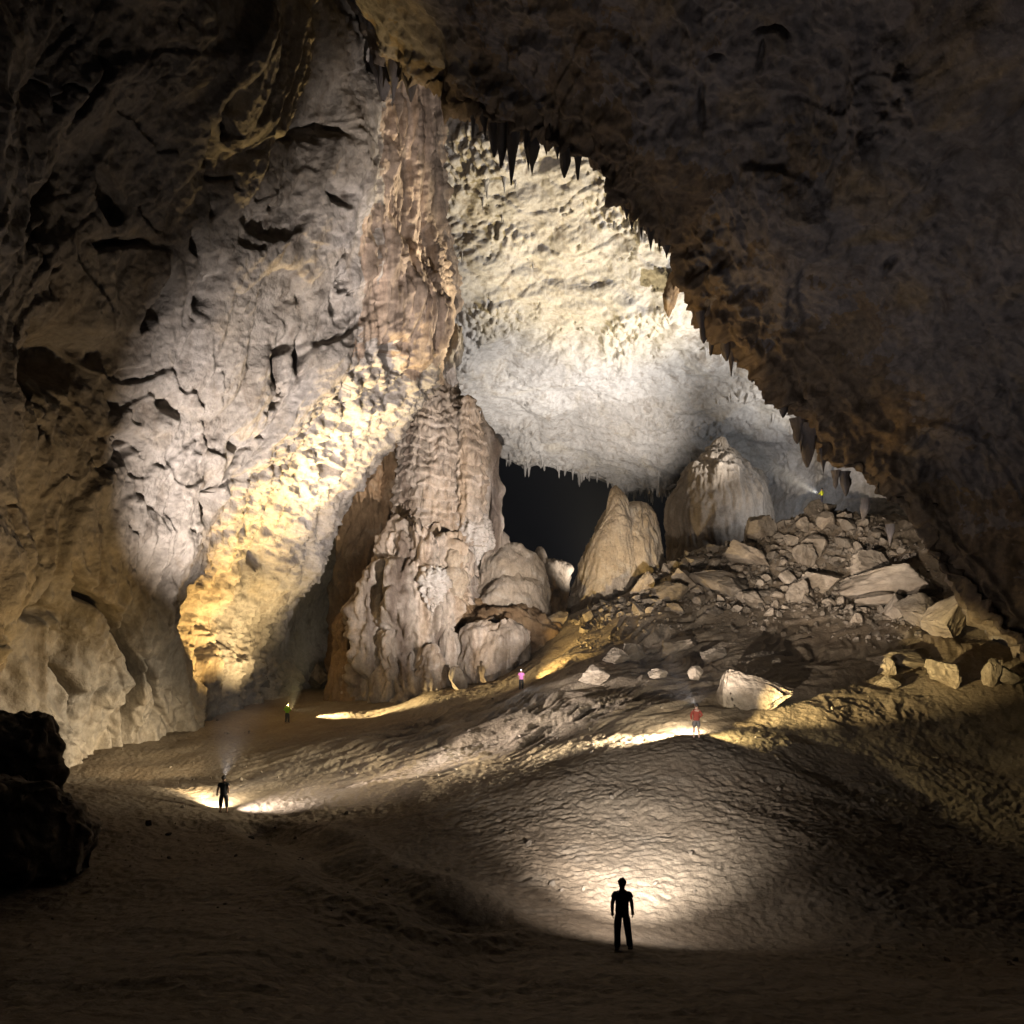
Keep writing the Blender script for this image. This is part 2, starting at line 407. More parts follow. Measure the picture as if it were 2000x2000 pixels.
def rock_disp(P, big=1.0, med=1.0, fin=1.0, s=1.0, ax=(-.42, -.21, -.885), stretch=0.4, pil=0.8):
    """limestone face: broad bulges, flaked-off layers with steps, shallow hollows, fine relief; drawn out along ax"""
    ax = np.array(ax); ax = ax / np.linalg.norm(ax)
    A = P - (1 - stretch) * (P @ ax)[:, None] * ax[None]
    wv = np.stack([noise(P * 0.09 + 5), noise(P * 0.09 + 25), noise(P * 0.09 + 45)], -1) * 2.2
    Q = P + wv; AQ = A + wv
    d = big * 1.6 * fbm(Q * 0.05 / s, 2)
    d = d + med * pil * billow(AQ * 0.13 / s + 3, 2, 0.5)
    for k, (fq, am) in enumerate(((0.06, .55), (0.11, .4), (0.2, .25))):      # flakes
        n = fbm(AQ * fq / s + 31 * k + 7, 3, .45)
        d = d + med * am * (sstep(-.012, .03, n) + 0.7 * sstep(.33, .38, n))
    d = d + med * 0.22 * fbm(AQ * 0.45 / s + 8, 3, 0.55)
    d = d + fin * (0.10 * billow(A * 0.9 / s + 1, 3, 0.6) + 0.06 * fbm(P * 2.2 + 5, 2))
    return d

def cracks(P, f=0.09, w=0.035, depth=1.4, seed=0.0, st=(1, 1, 0.6)):
    n = fbm(P * f * np.array(st) + seed, 5, 0.55)
    m = sstep(0.22, 0.5, noise(P * f * 1.7 + seed * 2 + 31))
    return -depth * np.exp(-(n / (w * (0.35 + m))) ** 2) * m

def finish_surface(name, G, dispf, mat, flip, label, cat, two=True):
    n = grid_normals(G) * (-1 if flip else 1)
    P = G.reshape(-1, 3)
    d = dispf(P)
    V = P + n.reshape(-1, 3) * d[:, None]
    o = mesh_np(name, V, grid_faces(G.shape[0], G.shape[1])[:, ::-1 if flip else 1], mat)
    tag(o, label, cat, kind='structure')
    return o, V.reshape(G.shape), n

def dents(P, items):
    x, y = proj(P); d = np.zeros(len(P)); wx = 20 * fbm(P * 0.3 + 3, 3, .6); wy = 20 * fbm(P * 0.3 + 13, 3, .6)
    for (a, b, rx, ry, dep, sk) in items:      # skew: how far the hollow leans to the right per row
        u = (x - a - sk * (y - b) + wx * min(1, rx / 12)) / rx; v = (y - b + wy) / ry
        d -= dep * np.exp(-(u * u + v * v) ** 1.2)
    return d
G, (TU, TV) = surf(net(LW), 0.36, 5, 130)
def lw_disp(P):
    tu = TU.ravel(); tv = TV.ravel()
    band = sstep(5.6, 6.3, tu) * (1 - sstep(8.2, 8.8, tu)) * sstep(4.4, 5.2, tv) * (1 - sstep(10, 11, tv))
    drap = sstep(5.2, 6.2, tu) * (1 - sstep(4.3, 5.2, tv))
    low = sstep(7.2, 8.5, tv) * (1 - band)
    edge = 1 - sstep(9.2, 10.0, tu)
    d = rock_disp(P, 1.0, 1.0 - 0.6 * drap - 0.5 * band - .2 * low, 1.2) - 0.6
    d = d + (1 - drap) * (1 - .6 * band) * (cracks(P, 0.07, 0.03, 2.2, 3.0) + cracks(P, 0.16, 0.035, 0.9, 9.0))
    # hollow pockets on the face
    pk = noise(P * np.array([0.33, 0.33, 0.2]) + 61)
    d = d - 1.5 * sstep(0.60, 0.72, pk) * (1 - drap)
    d = d + dents(P, [(545, 705, 13, 42, 3.2, -.2), (592, 697, 9, 26, 2.6, .1), (428, 985, 17, 36, 3.2, 0), (475, 905, 8, 36, 2.2, -.5), (540, 795, 8, 18, 2, -.4), (405, 575, 9, 34, 2.6, -.3), (388, 475, 9, 20, 2.2, .2), (652, 590, 7, 20, 2.2, 0),
                      (425, 225, 16, 44, 3, -.2), (640, 378, 14, 16, 2.6, .2), (120, 715, 90, 50, 3.0, -.6), (765, 690, 17, 24, 3.2, 0), (170, 150, 10, 60, 2.2, -.5), (75, 400, 9, 60, 2.0, -.5), (205, 1200, 13, 66, 4.2, .6), (248, 1320, 11, 80, 4.5, -.1), (120, 1320, 8, 60, 2.5, .1),
                      (300, 1340, 8, 60, 1.6, .4), (90, 1190, 60, 16, 2.0, -.5), (340, 800, 12, 14, 1.8, 0), (470, 860, 22, 9, 1.5, 0), (250, 480, 60, 10, 1.6, -.6), (610, 260, 60, 12, 1.6, -.5)])
    # curtain: vertical flutes
    Q = P * np.array([0.85, 0.85, 0.06]) + np.stack([noise(P * 0.1), noise(P * 0.1 + 9), 0 * tu], -1) * 0.5
    d = d + drap * (1.6 * noise(Q * np.array([.22, .22, .3]) + 12) + 1.0 * billow(Q * 0.5, 2) + 0.6 * billow(Q * 1.3 + 4, 3))
    lowl = sstep(7.0, 8.2, tv) * (1 - sstep(4.5, 5.2, tu))
    d = d + lowl * (0.9 * ridged(P * np.array([.3, .3, .09]) + 21, 3, .55) + 0.35 * fbm(P * np.array([.7, .7, .4]), 3, .6))
    # lit underside: scalloped, knobbly
    d = d + band * (0.30 * ridged(P * 0.85 + 2, 3, 0.6) + 0.5 * billow(P * np.array([.3, .3, .3]) + 5, 2) + 0.12 * billow(P * 2.0, 2))
    return d
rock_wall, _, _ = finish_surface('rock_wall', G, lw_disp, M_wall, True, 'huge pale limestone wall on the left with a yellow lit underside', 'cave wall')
rock_wall.data.materials.append(M_curtain)      # the fluted curtain at its far edge is streaked
_q = (TU[:-1, :-1] + TU[1:, 1:]).ravel() / 2; _r = (TV[:-1, :-1] + TV[1:, 1:]).ravel() / 2
_c = (G[:-1, :-1] + G[1:, 1:]).reshape(-1, 3) / 2
_n = 0.5 * fbm(_c * np.array([.3, .3, .1]) + 3, 5, .7)
rock_wall.data.polygons.foreach_set('material_index', ((_q + _n > 5.9) & (_r + _n < 5.0)).astype(np.int32))

# ------------------------------------------------------------------ near roof and right wall (the dark arch)
EDGE = [(690, -60, 56, -.9, -.5), (722, 90, 54, -.6, -.9), (760, 180, 51.5, -.25, -1), (860, 210, 48.5, -.1, -1), (940, 240, 46.5, 0, -1), (1040, 288, 45, .1, -1), (1120, 322, 44.5, .3, -1), (1200, 398, 45, .5, -.9),
        (1250, 440, 46, .6, -.85), (1300, 492, 47, .7, -.75), (1326, 570, 48, .8, -.6), (1390, 652, 49, .8, -.6), (1455, 705, 50, .75, -.65), (1540, 810, 51, .8, -.6), (1575, 880, 52, .9, -.5),
        (1640, 955, 52, .85, -.5), (1730, 1040, 52, .9, -.45), (1788, 1125, 51, .95, -.35), (1842, 1205, 50, .95, -.3), (1920, 1275, 48.5, .95, -.3), (2010, 1345, 47, .95, -.3), (2110, 1430, 45.5, .95, -.3), (2250, 1520, 44, .95, -.3)]
def roof_net():
    rows = []
    for off, dd in ((420, 30), (160, 16), (45, 6), (0, 0), (40, -2.0), (130, -4.5), (300, -9), (560, -14.5), (900, -20), (1500, -26), (2600, -31)):
        r = []
        for i, (x, y, D, dx, dy) in enumerate(EDGE):
            k = off + (22 if i >= 9 else 0)
            r.append(W(x + dx * k, y + dy * k, max(D + dd, 11)))
        rows.append(r)
    return np.array(rows)
G, (TU, TV) = surf(roof_net(), 0.31, 17, 100)
def roof_disp(P):
    d = rock_disp(P, 1.2, 0.8, 1.0, 1.4, (.5, -.2, -.6), .6, 0.25) - 1.0
    wv = np.stack([noise(P * 0.2), noise(P * 0.2 + 9), noise(P * 0.2 + 19)], -1)
    Q = P + 1.2 * wv
    rough = 0.4 + 0.6 * sstep(-.25, .3, noise(P * 0.07 + 44))
    d = d + rough * (0.5 * ridged(Q * np.array([.22, .22, .16]) + 4, 4, .55) + 0.16 * fbm(Q * 0.8, 3, .6))
    d = d + dents(P, [(1500, 108, 30, 5, 1.1, -.4), (1478, 150, 5, 22, 1.1, -.2), (1385, 135, 24, 5, 1.0, -.3), (1366, 245, 5, 34, 1.3, 0), (1735, 520, 8, 20, 1.0, -.6)])
    tv = TV.ravel()
    lip = np.exp(-((tv - 3.4) / 1.2) ** 2)
    d = d + lip * (0.8 * billow(P * np.array([.45, .45, .14]) + 6, 3) + 0.35 * ridged(P * np.array([.9, .9, .3]) + 2, 3))
    return d
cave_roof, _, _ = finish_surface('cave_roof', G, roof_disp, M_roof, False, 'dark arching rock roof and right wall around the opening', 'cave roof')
# the rim of the arch gets a warmer brown than the rest of the roof
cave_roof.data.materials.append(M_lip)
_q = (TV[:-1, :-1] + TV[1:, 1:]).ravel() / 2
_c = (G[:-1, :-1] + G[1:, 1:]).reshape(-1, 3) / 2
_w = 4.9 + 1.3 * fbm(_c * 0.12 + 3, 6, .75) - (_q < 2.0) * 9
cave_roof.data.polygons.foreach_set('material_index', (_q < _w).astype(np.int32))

# ------------------------------------------------------------------ far bright ceiling
FC = [
 [(560, 0, 92), (700, 0, 86), (850, 0, 82), (950, 0, 80), (1050, 0, 78), (1200, 0, 74), (1350, 0, 70), (1500, 0, 66), (1650, 0, 63), (1850, 0, 60)],
 [(560, 250, 96), (700, 250, 90), (850, 250, 86), (950, 250, 84), (1050, 250, 82), (1200, 250, 79), (1350, 250, 76), (1500, 250, 73), (1650, 250, 70), (1850, 250, 66)],
 [(560, 450, 100), (700, 450, 95), (850, 450, 93), (950, 450, 91), (1050, 450, 90), (1200, 450, 88), (1350, 450, 86), (1500, 450, 82), (1650, 450, 78), (1850, 450, 72)],
 [(560, 600, 104), (700, 600, 101), (850, 600, 99), (950, 600, 98), (1050, 600, 98), (1200, 600, 96), (1350, 600, 93), (1500, 600, 89), (1650, 600, 84), (1850, 600, 77)],
 [(560, 720, 110), (700, 720, 107), (850, 720, 106), (950, 720, 107), (1050, 720, 107), (1200, 720, 105), (1350, 720, 101), (1500, 720, 96), (1650, 720, 89), (1850, 720, 81)],
 [(560, 810, 116), (700, 810, 115), (850, 815, 116), (950, 815, 118), (1050, 820, 118), (1200, 830, 117), (1350, 830, 111), (1500, 820, 103), (1650, 820, 94), (1850, 830, 84)],
 [(560, 850, 124), (700, 850, 124), (850, 858, 126), (950, 868, 130), (1050, 893, 132), (1200, 925, 131), (1350, 930, 122), (1500, 930, 110), (1650, 920, 97), (1850, 950, 86)],
 [(560, 862, 128), (700, 862, 128), (850, 870, 130), (950, 882, 134), (1050, 908, 136), (1200, 945, 135), (1310, 966, 128), (1480, 1080, 113), (1650, 1050, 99), (1850, 1100, 87)],
 [(560, 830, 150), (700, 830, 150), (850, 840, 150), (950, 850, 152), (1050, 870, 154), (1200, 905, 153), (1350, 930, 150), (1520, 1120, 135), (1700, 1130, 115), (1900, 1200, 95)],
]
G, (TU, TV) = surf(net(FC), 0.36, 5, 120)
def far_disp(P):
    d = 1.7 * fbm(P * 0.045 + 12, 3)
    wv = np.stack([noise(P * 0.06), noise(P * 0.06 + 20), noise(P * 0.06 + 40)], -1) * 3
    Q = P + wv
    # beds that break off in steps, running across and slightly up to the right
    ph = (Q[:, 2] * 0.16 - Q[:, 1] * 0.05 + Q[:, 0] * 0.02) + 0.9 * fbm(P * 0.05 + 3, 3)
    fr = ph - np.floor(ph)
    d = d + 0.45 * fr * sstep(0, 0.06, fr) * (0.5 + 0.5 * sstep(-.3, .3, noise(P * 0.07 + 50)))
    ph = Q[:, 2] * 0.45 - Q[:, 1] * 0.12 + 1.6 * fbm(P * 0.09 + 8, 3)
    fr = ph - np.floor(ph)
    d = d + 0.22 * fr * sstep(0, 0.1, fr) * sstep(-.2, .3, noise(P * 0.11 + 70))
    d = d + 0.6 * billow(Q * np.array([.10, .10, .16]), 2, .5) + 0.24 * fbm(Q * np.array([.3, .45, 1.0]), 4, .6) + 0.08 * billow(P * np.array([.8, 1.1, 2.2]), 2)
    # hanging flutes in patches
    m = sstep(0.18, 0.4, noise(P * np.array([.1, .1, .16]) + 15))
    d = d + m * (0.5 + 0.7 * billow(P * np.array([1.0, 1.0, .12]) + 2, 2))
    d = d + cracks(P, 0.07, 0.012, 1.4, 23.0, (1, 1, 2.2)) + cracks(P, 0.16, 0.02, .7, 29.0, (1, 1, 2.2))
    return d
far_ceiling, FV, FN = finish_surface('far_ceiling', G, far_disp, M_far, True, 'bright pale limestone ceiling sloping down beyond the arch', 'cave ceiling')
FG = (TU, TV)

# ------------------------------------------------------------------ stalactites (parts of the roof, the ceiling and the wall)
def spike_mesh(name, seed, mat, seg=9, rings=7):
    r = np.random.RandomState(seed)
    V = []; t = np.linspace(0, 1, rings)
    ph = r.uniform(0, 6.28, 3); lean = r.uniform(-.22, .22, 2); ex = r.uniform(.55, 1.3); tipw = r.choice([.02, .04, .12])
    for k in range(rings):
        rad = (1 - t[k]) ** ex * (1 + 0.16 * math.sin(t[k] * 9 + ph[0])) * r.uniform(.85, 1.15) + tipw
        for j in range(seg):
            a = 2 * math.pi * j / seg
            q = rad * (1 + 0.22 * math.sin(3 * a + ph[1]) + 0.12 * math.sin(5 * a + ph[2]) + r.uniform(-.13, .13))
            V.append((q * math.cos(a) * 0.5 + lean[0] * t[k], q * math.sin(a) * 0.5 + lean[1] * t[k], -t[k]))
    return mesh_np(name, np.array(V), grid_faces(rings, seg, True), mat, link=False)
SPK_ROOF = [spike_mesh('stalactite', 100 + k, M_roof) for k in range(9)]
SPK_FAR = [spike_mesh('stalactite', 200 + k, M_far) for k in range(5)]
rs = random.Random(5)
def spike(meshes, parent, p, w, length):
    o = bpy.data.objects.new('stalactite', rs.choice(meshes)); COL.objects.link(o)
    o.location = p; o.scale = (w, w, length); o.rotation_euler = (0, 0, rs.uniform(0, 6.28)); o.parent = parent
    return o
# the lip of the dark arch: tip column, tip row, width and length in the photograph's pixels, distance
for (x, y, w, l, D) in [(1005, 355, 40, 120, 45.2), (986, 322, 34, 90, 45.8), (968, 300, 26, 70, 46), (1041, 342, 30, 75, 45), (1030, 328, 24, 60, 45.3), (1106, 342, 22, 60, 44.6), (1128, 350, 24, 62, 44.6),
                        (1086, 308, 16, 40, 44.8), (1070, 300, 18, 40, 45.1), (945, 268, 20, 50, 46.4), (925, 262, 14, 40, 46.8), (775, 205, 40, 90, 51), (752, 196, 30, 70, 52), (800, 200, 26, 60, 50.4), (738, 190, 26, 90, 53),
                        (1267, 487, 22, 70, 46.2), (1286, 488, 20, 66, 46.5), (1249, 462, 18, 55, 46), (1236, 450, 14, 40, 45.8), (1302, 500, 20, 40, 46.9), (1222, 428, 14, 34, 45.4),
                        (1393, 690, 22, 55, 49), (1414, 702, 24, 60, 49.2), (1431, 730, 30, 80, 49.5), (1372, 668, 18, 40, 48.6), (1475, 742, 18, 40, 50.2), (1533, 812, 20, 50, 50.8), (1560, 862, 28, 70, 51.4),
                        (1580, 908, 44, 120, 51.6), (1566, 880, 26, 80, 51.5), (1607, 922, 24, 70, 51.8), (1648, 966, 26, 70, 52), (1634, 950, 18, 50, 52), (1690, 1012, 22, 60, 52), (1740, 1062, 22, 60, 51.8), (1500, 770, 16, 36, 50.4)]:
    if x > 1540: l *= 0.7; w *= .8
    else: l *= 1.5; w *= 1.25
    spike(SPK_ROOF, cave_roof, W(x, y + 4 - l, D), w / F * D, l / F * D)
# far ceiling: hanging clusters and the fringe of its lower rim
_tu, _tv = FG
_px, _py = proj(FV)
_cand = np.argwhere((_px > 850) & (_px < 1660) & (_py > 240) & (_py < 960) & (_tv < 7.0))
rr = np.random.RandomState(11)
for c in rr.choice(len(_cand), 52, replace=False):
    i, j = _cand[c]; big = rr.uniform(.35, 1.0)
    for k in range(rr.randint(2, 7)):
        ii = int(np.clip(i + rr.randint(-4, 5), 0, FV.shape[0] - 1)); jj = int(np.clip(j + rr.randint(-12, 13), 0, FV.shape[1] - 1))
        p = FV[ii, jj]; s = big * rr.uniform(.4, 1.0)
        spike(SPK_FAR, far_ceiling, (p[0], p[1], p[2] + 0.5), 0.85 * s, 2.3 * s * rr.uniform(.6, 1.5))
_rim = np.argwhere((_tv > 6.75) & (_tv < 7.05) & (_px > 900) & (_px < 1420))
for k in rr.choice(len(_rim), 60, replace=False):
    i, j = _rim[k]; p = FV[i, j]; s = rr.uniform(.5, 1.1)
    spike(SPK_FAR, far_ceiling, (p[0], p[1], p[2] + 0.4), 0.8 * s, 2.4 * s * rr.uniform(.6, 1.4))

# ------------------------------------------------------------------ flowstone masses
def stack(name, rows, D, mat, kd=0.9, style='ledge', parent=None, seg=150, dens=0.4, amp=1.0, seed=0.0, origin=None, gain=1.0):
    rows = np.array(rows, float)
    counts = [max(3, int(abs(rows[i + 1, 0] - rows[i, 0]) * dens)) for i in range(len(rows) - 1)]
    B, _t = cr_weights(len(rows), counts)
    R = B @ rows
    py, L, Rr = R[:, 0], R[:, 1], np.maximum(R[:, 2], R[:, 1] + 1)
    cx = ((L + Rr) / 2 - 1000) / F * D; rad = (Rr - L) / 2 / F * D; z = (HY - py) / F * D
    a = np.linspace(0, 2 * math.pi, seg, endpoint=False)
    X = cx[:, None] + rad[:, None] * np.cos(a)[None]; Y = D + kd * rad[:, None] * np.sin(a)[None]
    Z = np.broadcast_to(z[:, None], X.shape)
    G = np.stack([X, Y, Z], -1)
    Gp = np.concatenate([G[:, -1:], G, G[:, :1]], 1)
    n = np.cross(np.gradient(Gp, axis=1), np.gradient(Gp, axis=0))[:, 1:-1]
    n /= np.linalg.norm(n, axis=2)[..., None] + 1e-9
    c = np.stack([cx, np.full_like(cx, D), z], -1)[:, None]
    if ((G - c) * n).sum() < 0: n = -n
    P = G.reshape(-1, 3) + seed
    wv = np.stack([noise(P * 0.25), noise(P * 0.25 + 7), 0.4 * noise(P * 0.25 + 14)], -1)
    d = 0.5 * fbm(P * 0.22, 2)
    if style == 'ledge':
        Q = P + wv * 0.8
        ph = Q[:, 2] * 0.95 + 0.55 * noise(Q * np.array([.6, .6, .35]) + 3) + 0.6 * noise(P * np.array([.35, .35, .2]))
        fr = ph - np.floor(ph)
        d = d + 0.45 * (1 - fr) ** 0.6 * sstep(0.0, 0.12, fr) + 0.28 * billow(Q * np.array([.75, .75, .4]), 2) + 0.2 * billow(P * np.array([2.2, 2.2, .35]), 2)
    elif style == 'flute':
        Q = P + wv * 0.6
        d = d + 0.55 * billow(Q * np.array([.45, .45, .07]), 2) + 0.26 * billow(Q * np.array([1.3, 1.3, .16]) + 4, 2) + 0.1 * billow(P * np.array([2.6, 2.6, .9]), 2)
    elif style == 'lump':
        Q = P + wv * 0.6
        d = d + 1.0 * billow(Q * np.array([.3, .3, .16]), 3, .55) + 0.28 * billow(Q * np.array([1.4, 1.4, .35]) + 4, 2) + 0.08 * billow(P * 2.6, 2)
    elif style == 'frill':
        Q = P + wv * 0.3
        d = d * .4 + 0.28 * billow(Q * np.array([1.5, 1.5, .5]), 2) + 0.16 * ridged(P * np.array([1.2, 1.2, 3.4]), 2)
    elif style == 'smooth':
        Q = P + wv * 0.6
        d = d + 0.22 * billow(Q * np.array([.5, .5, .25]), 2) + 0.10 * billow(Q * np.array([1.8, 1.8, .3]), 2) + 0.05 * billow(P * 3, 2)
    rmax = np.repeat(np.minimum(1, rad / 1.2), seg)
    V = G.reshape(-1, 3) + n.reshape(-1, 3) * (amp * d * (0.25 + 0.75 * rmax))[:, None]
    if origin is not None: V = V - np.array(origin)
    Q4 = grid_faces(len(z), seg, True)
    o = mesh_np(name, V, Q4, mat, parent=parent)
    return o

# the great column: one grown-together thing, its masses are its parts
cb = W(830, 1360, 72)
column = empty('flowstone_column', cb)
tag(column, 'towering layered flowstone column rising from the sand in the centre', 'stalagmite')
def cpart(name, rows, D, mat, **k): return stack(name, rows, D, mat, parent=column, origin=cb, **k)
cpart('shaft', [(728, 846, 856), (745, 822, 878), (770, 806, 898), (800, 794, 912), (850, 786, 924), (920, 780, 934), (1000, 775, 936), (1045, 772, 928), (1060, 782, 915), (1120, 760, 930), (1250, 750, 940), (1400, 740, 950)], 75, M_flow, style='ledge', seg=260, dens=.55)
cpart('pinnacle', [(772, 909, 913), (782, 902, 926), (810, 898, 936), (860, 894, 944), (950, 890, 946), (1070, 890, 946)], 72.5, M_flow, style='ledge', seg=110, amp=.8, seed=4)
cpart('side_rib', [(800, 936, 944), (840, 930, 958), (900, 932, 976), (1000, 938, 986), (1060, 938, 992), (1150, 930, 1012), (1380, 900, 1035)], 77, M_flow, style='flute', seg=120, seed=8)
cpart('brown_curtain', [(770, 765, 785), (820, 730, 800), (870, 712, 806), (920, 694, 806), (1000, 670, 806), (1100, 656, 800), (1250, 646, 800), (1400, 636, 800)], 79, M_brown, style='flute', seg=200, seed=12, amp=1.2)
cpart('main_mound', [(1022, 800, 850), (1036, 765, 885), (1065, 735, 902), (1120, 714, 908), (1200, 704, 902), (1280, 694, 902), (1400, 684, 905)], 71, M_flow, style='lump', seg=220, seed=16, amp=1.2)
cpart('foot', [(1190, 675, 705), (1230, 655, 725), (1300, 640, 755), (1400, 626, 780)], 72, M_brown, style='flute', seg=120, seed=18)
cpart('dome', [(1058, 972, 986), (1066, 950, 1015), (1085, 935, 1040), (1120, 920, 1062), (1160, 915, 1072), (1220, 910, 1082)], 78, M_cone, style='smooth', seg=140, seed=20)
cpart('lower_dome', [(1118, 985, 1030), (1132, 955, 1056), (1155, 938, 1070), (1200, 930, 1080), (1250, 930, 1088)], 76, M_cone, style='smooth', seg=140, seed=24)
cpart('calcite_frill', [(994, 922, 936), (1004, 908, 948), (1020, 898, 957), (1042, 892, 961), (1062, 902, 960), (1082, 918, 944), (1104, 930, 936)], 72.3, M_pale, style='frill', seg=90, dens=.8, seed=28)
cpart('calcite_frill', [(1108, 832, 856), (1118, 818, 870), (1132, 813, 876), (1150, 822, 874), (1170, 830, 868), (1190, 836, 862), (1206, 840, 858)], 67.6, M_pale, style='frill', seg=90, dens=.8, seed=32, amp=1.2)
cpart('calcite_knob', [(1072, 884, 898), (1080, 872, 908), (1094, 868, 914), (1108, 873, 906), (1120, 868, 914), (1136, 868, 916), (1152, 876, 908), (1168, 886, 898)], 69.2, M_cone, style='smooth', seg=80, dens=.8, seed=34)
cpart('calcite_knob', [(1180, 842, 862), (1192, 834, 876), (1210, 832, 884), (1235, 836, 882), (1262, 846, 874)], 68.6, M_flow, style='ledge', seg=80, dens=.6, seed=36, amp=.7)
cpart('shelf', [(1172, 890, 930), (1186, 872, 1010), (1204, 856, 1075), (1230, 842, 1100), (1270, 836, 1110), (1340, 830, 1110)], 73, M_brown, style='lump', seg=180, seed=40, kd=.55, amp=.8)
cpart('front_block', [(1212, 950, 1010), (1224, 918, 1036), (1250, 902, 1048), (1300, 896, 1042), (1370, 890, 1036)], 68.2, M_flow, style='smooth', seg=140, seed=44, kd=.7, amp=1.4)
cpart('rib', [(1258, 836, 848), (1272, 826, 858), (1300, 820, 864), (1340, 814, 870), (1390, 808, 876)], 66.4, M_flow, style='ledge', seg=80, seed=48, amp=.7)
cpart('rib', [(1226, 866, 884), (1246, 852, 896), (1280, 846, 900), (1330, 840, 905), (1390, 836, 908)], 68.0, M_flow, style='flute', seg=90, seed=52, amp=.8)
cpart('rib', [(1210, 760, 780), (1240, 742, 800), (1290, 735, 812), (1340, 730, 820), (1400, 725, 826)], 67.8, M_flow, style='lump', seg=110, seed=56, amp=.9)
drap = stack('drapery', [(640, 838, 905), (690, 836, 908), (715, 838, 902), (735, 846, 894), (752, 856, 886), (768, 866, 876)], 74, M_wall, style='flute', seg=120, seed=60, amp=1.3, parent=rock_wall)

cone = empty('cone_stalagmite', W(1210, 1245, 84)); co = W(1210, 1245, 84)
tag(cone, 'tan cone shaped stalagmite with a knobbly tip in front of the black void', 'stalagmite')
stack('body', [(980, 1236, 1254), (986, 1216, 1264), (1000, 1186, 1275), (1030, 1160, 1286), (1062, 1146, 1294), (1085, 1138, 1300), (1120, 1126, 1310), (1160, 1114, 1318), (1200, 1105, 1324), (1260, 1096, 1330)], 84, M_cone, style='smooth', seg=220, dens=.55, seed=64, parent=cone, origin=co, amp=1.0)
stack('tip', [(948, 1199, 1206), (956, 1193, 1213), (972, 1188, 1220), (990, 1182, 1226), (1010, 1173, 1232), (1030, 1164, 1238), (1060, 1152, 1244), (1100, 1140, 1250), (1160, 1124, 1256), (1230, 1110, 1262)], 81.8, M_cone, style='smooth', seg=140, dens=.7, seed=68, amp=.8, parent=cone, origin=co)
mo = W(1405, 1200, 95)
mound = empty('brown_mound', mo)
tag(mound, 'broad brown flowstone mound with a pointed top beside the boulder pile', 'stalagmite')
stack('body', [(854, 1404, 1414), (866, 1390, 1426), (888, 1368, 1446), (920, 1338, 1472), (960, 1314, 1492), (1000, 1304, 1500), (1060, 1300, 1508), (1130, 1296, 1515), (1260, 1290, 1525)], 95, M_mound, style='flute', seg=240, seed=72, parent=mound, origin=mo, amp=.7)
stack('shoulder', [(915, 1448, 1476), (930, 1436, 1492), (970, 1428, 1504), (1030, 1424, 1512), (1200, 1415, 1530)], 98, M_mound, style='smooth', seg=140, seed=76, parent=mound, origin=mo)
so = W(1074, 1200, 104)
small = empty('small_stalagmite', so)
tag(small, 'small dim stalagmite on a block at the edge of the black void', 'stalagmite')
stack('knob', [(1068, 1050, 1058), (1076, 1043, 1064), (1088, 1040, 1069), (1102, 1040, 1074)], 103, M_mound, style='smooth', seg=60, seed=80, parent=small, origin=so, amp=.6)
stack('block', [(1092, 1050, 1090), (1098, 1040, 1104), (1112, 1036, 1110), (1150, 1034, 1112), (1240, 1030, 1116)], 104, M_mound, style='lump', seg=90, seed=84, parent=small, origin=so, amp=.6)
hang = stack('hanging_drapery', [(520, 1310, 1340), (545, 1306, 1340), (562, 1300, 1336), (578, 1294, 1326), (596, 1295, 1320), (612, 1300, 1312), (620, 1303, 1308)], 90, M_brown, style='flute', seg=70, dens=.6, seed=88, amp=.7, parent=far_ceiling)

# ------------------------------------------------------------------ boulders
def rock_mesh(name, seed, sub, mat, planes=15, link=False, amp=1.0):
    bm = bmesh.new(); bmesh.ops.create_icosphere(bm, subdivisions=sub, radius=1.0)
    V = np.array([v.co[:] for v in bm.verts]); Fc = np.array([[v.index for v in f.verts] for f in bm.faces]); bm.free()
    r = np.random.RandomState(seed)
    for k in range(planes):
        n = r.normal(size=3); n /= np.linalg.norm(n); h = r.uniform(.33, .66)
        t = V @ n
        V = V - n[None] * np.maximum(0, t - h)[:, None] * 1.0
    nn = V / np.linalg.norm(V, axis=1)[:, None]
    V = V + nn * (amp * (0.05 * fbm(V * 2.2 + seed, 3) + (0.03 * billow(V * 6 + seed, 2) if sub > 3 else 0)))[:, None]
    V = V / np.abs(V).max(0)
    return mesh_np(name, V, Fc, mat, smooth=sub > 4, link=link)
def boulder(label, px, py, wpx, hpx, seed, depth=0.9, rot=0.0, tilt=0.0, mat=None, sub=5, name='boulder', D=None, planes=15, group=None, sink=0.12):
    """px, py: middle of its foot; wpx, hpx: size in the photograph"""
    if D is None: g = on_ground(px, py)
    else:
        x = (px - 1000) / F * D; g = np.array([x, D, g_height([x], [D])[0]])
    w = wpx / F * g[1] / 2; h = hpx / F * g[1] / 2
    me = rock_mesh(name, seed, sub, mat or M_rock, planes)
    o = bpy.data.objects.new(name, me); COL.objects.link(o)
    o.scale = (w, w * depth, h * (1 + sink)); o.rotation_euler = (0, tilt, rot)
    o.location = (g[0], g[1] + w * depth * 0.6, g[2] + h * (1 - sink))
    return tag(o, label, 'boulder', group)

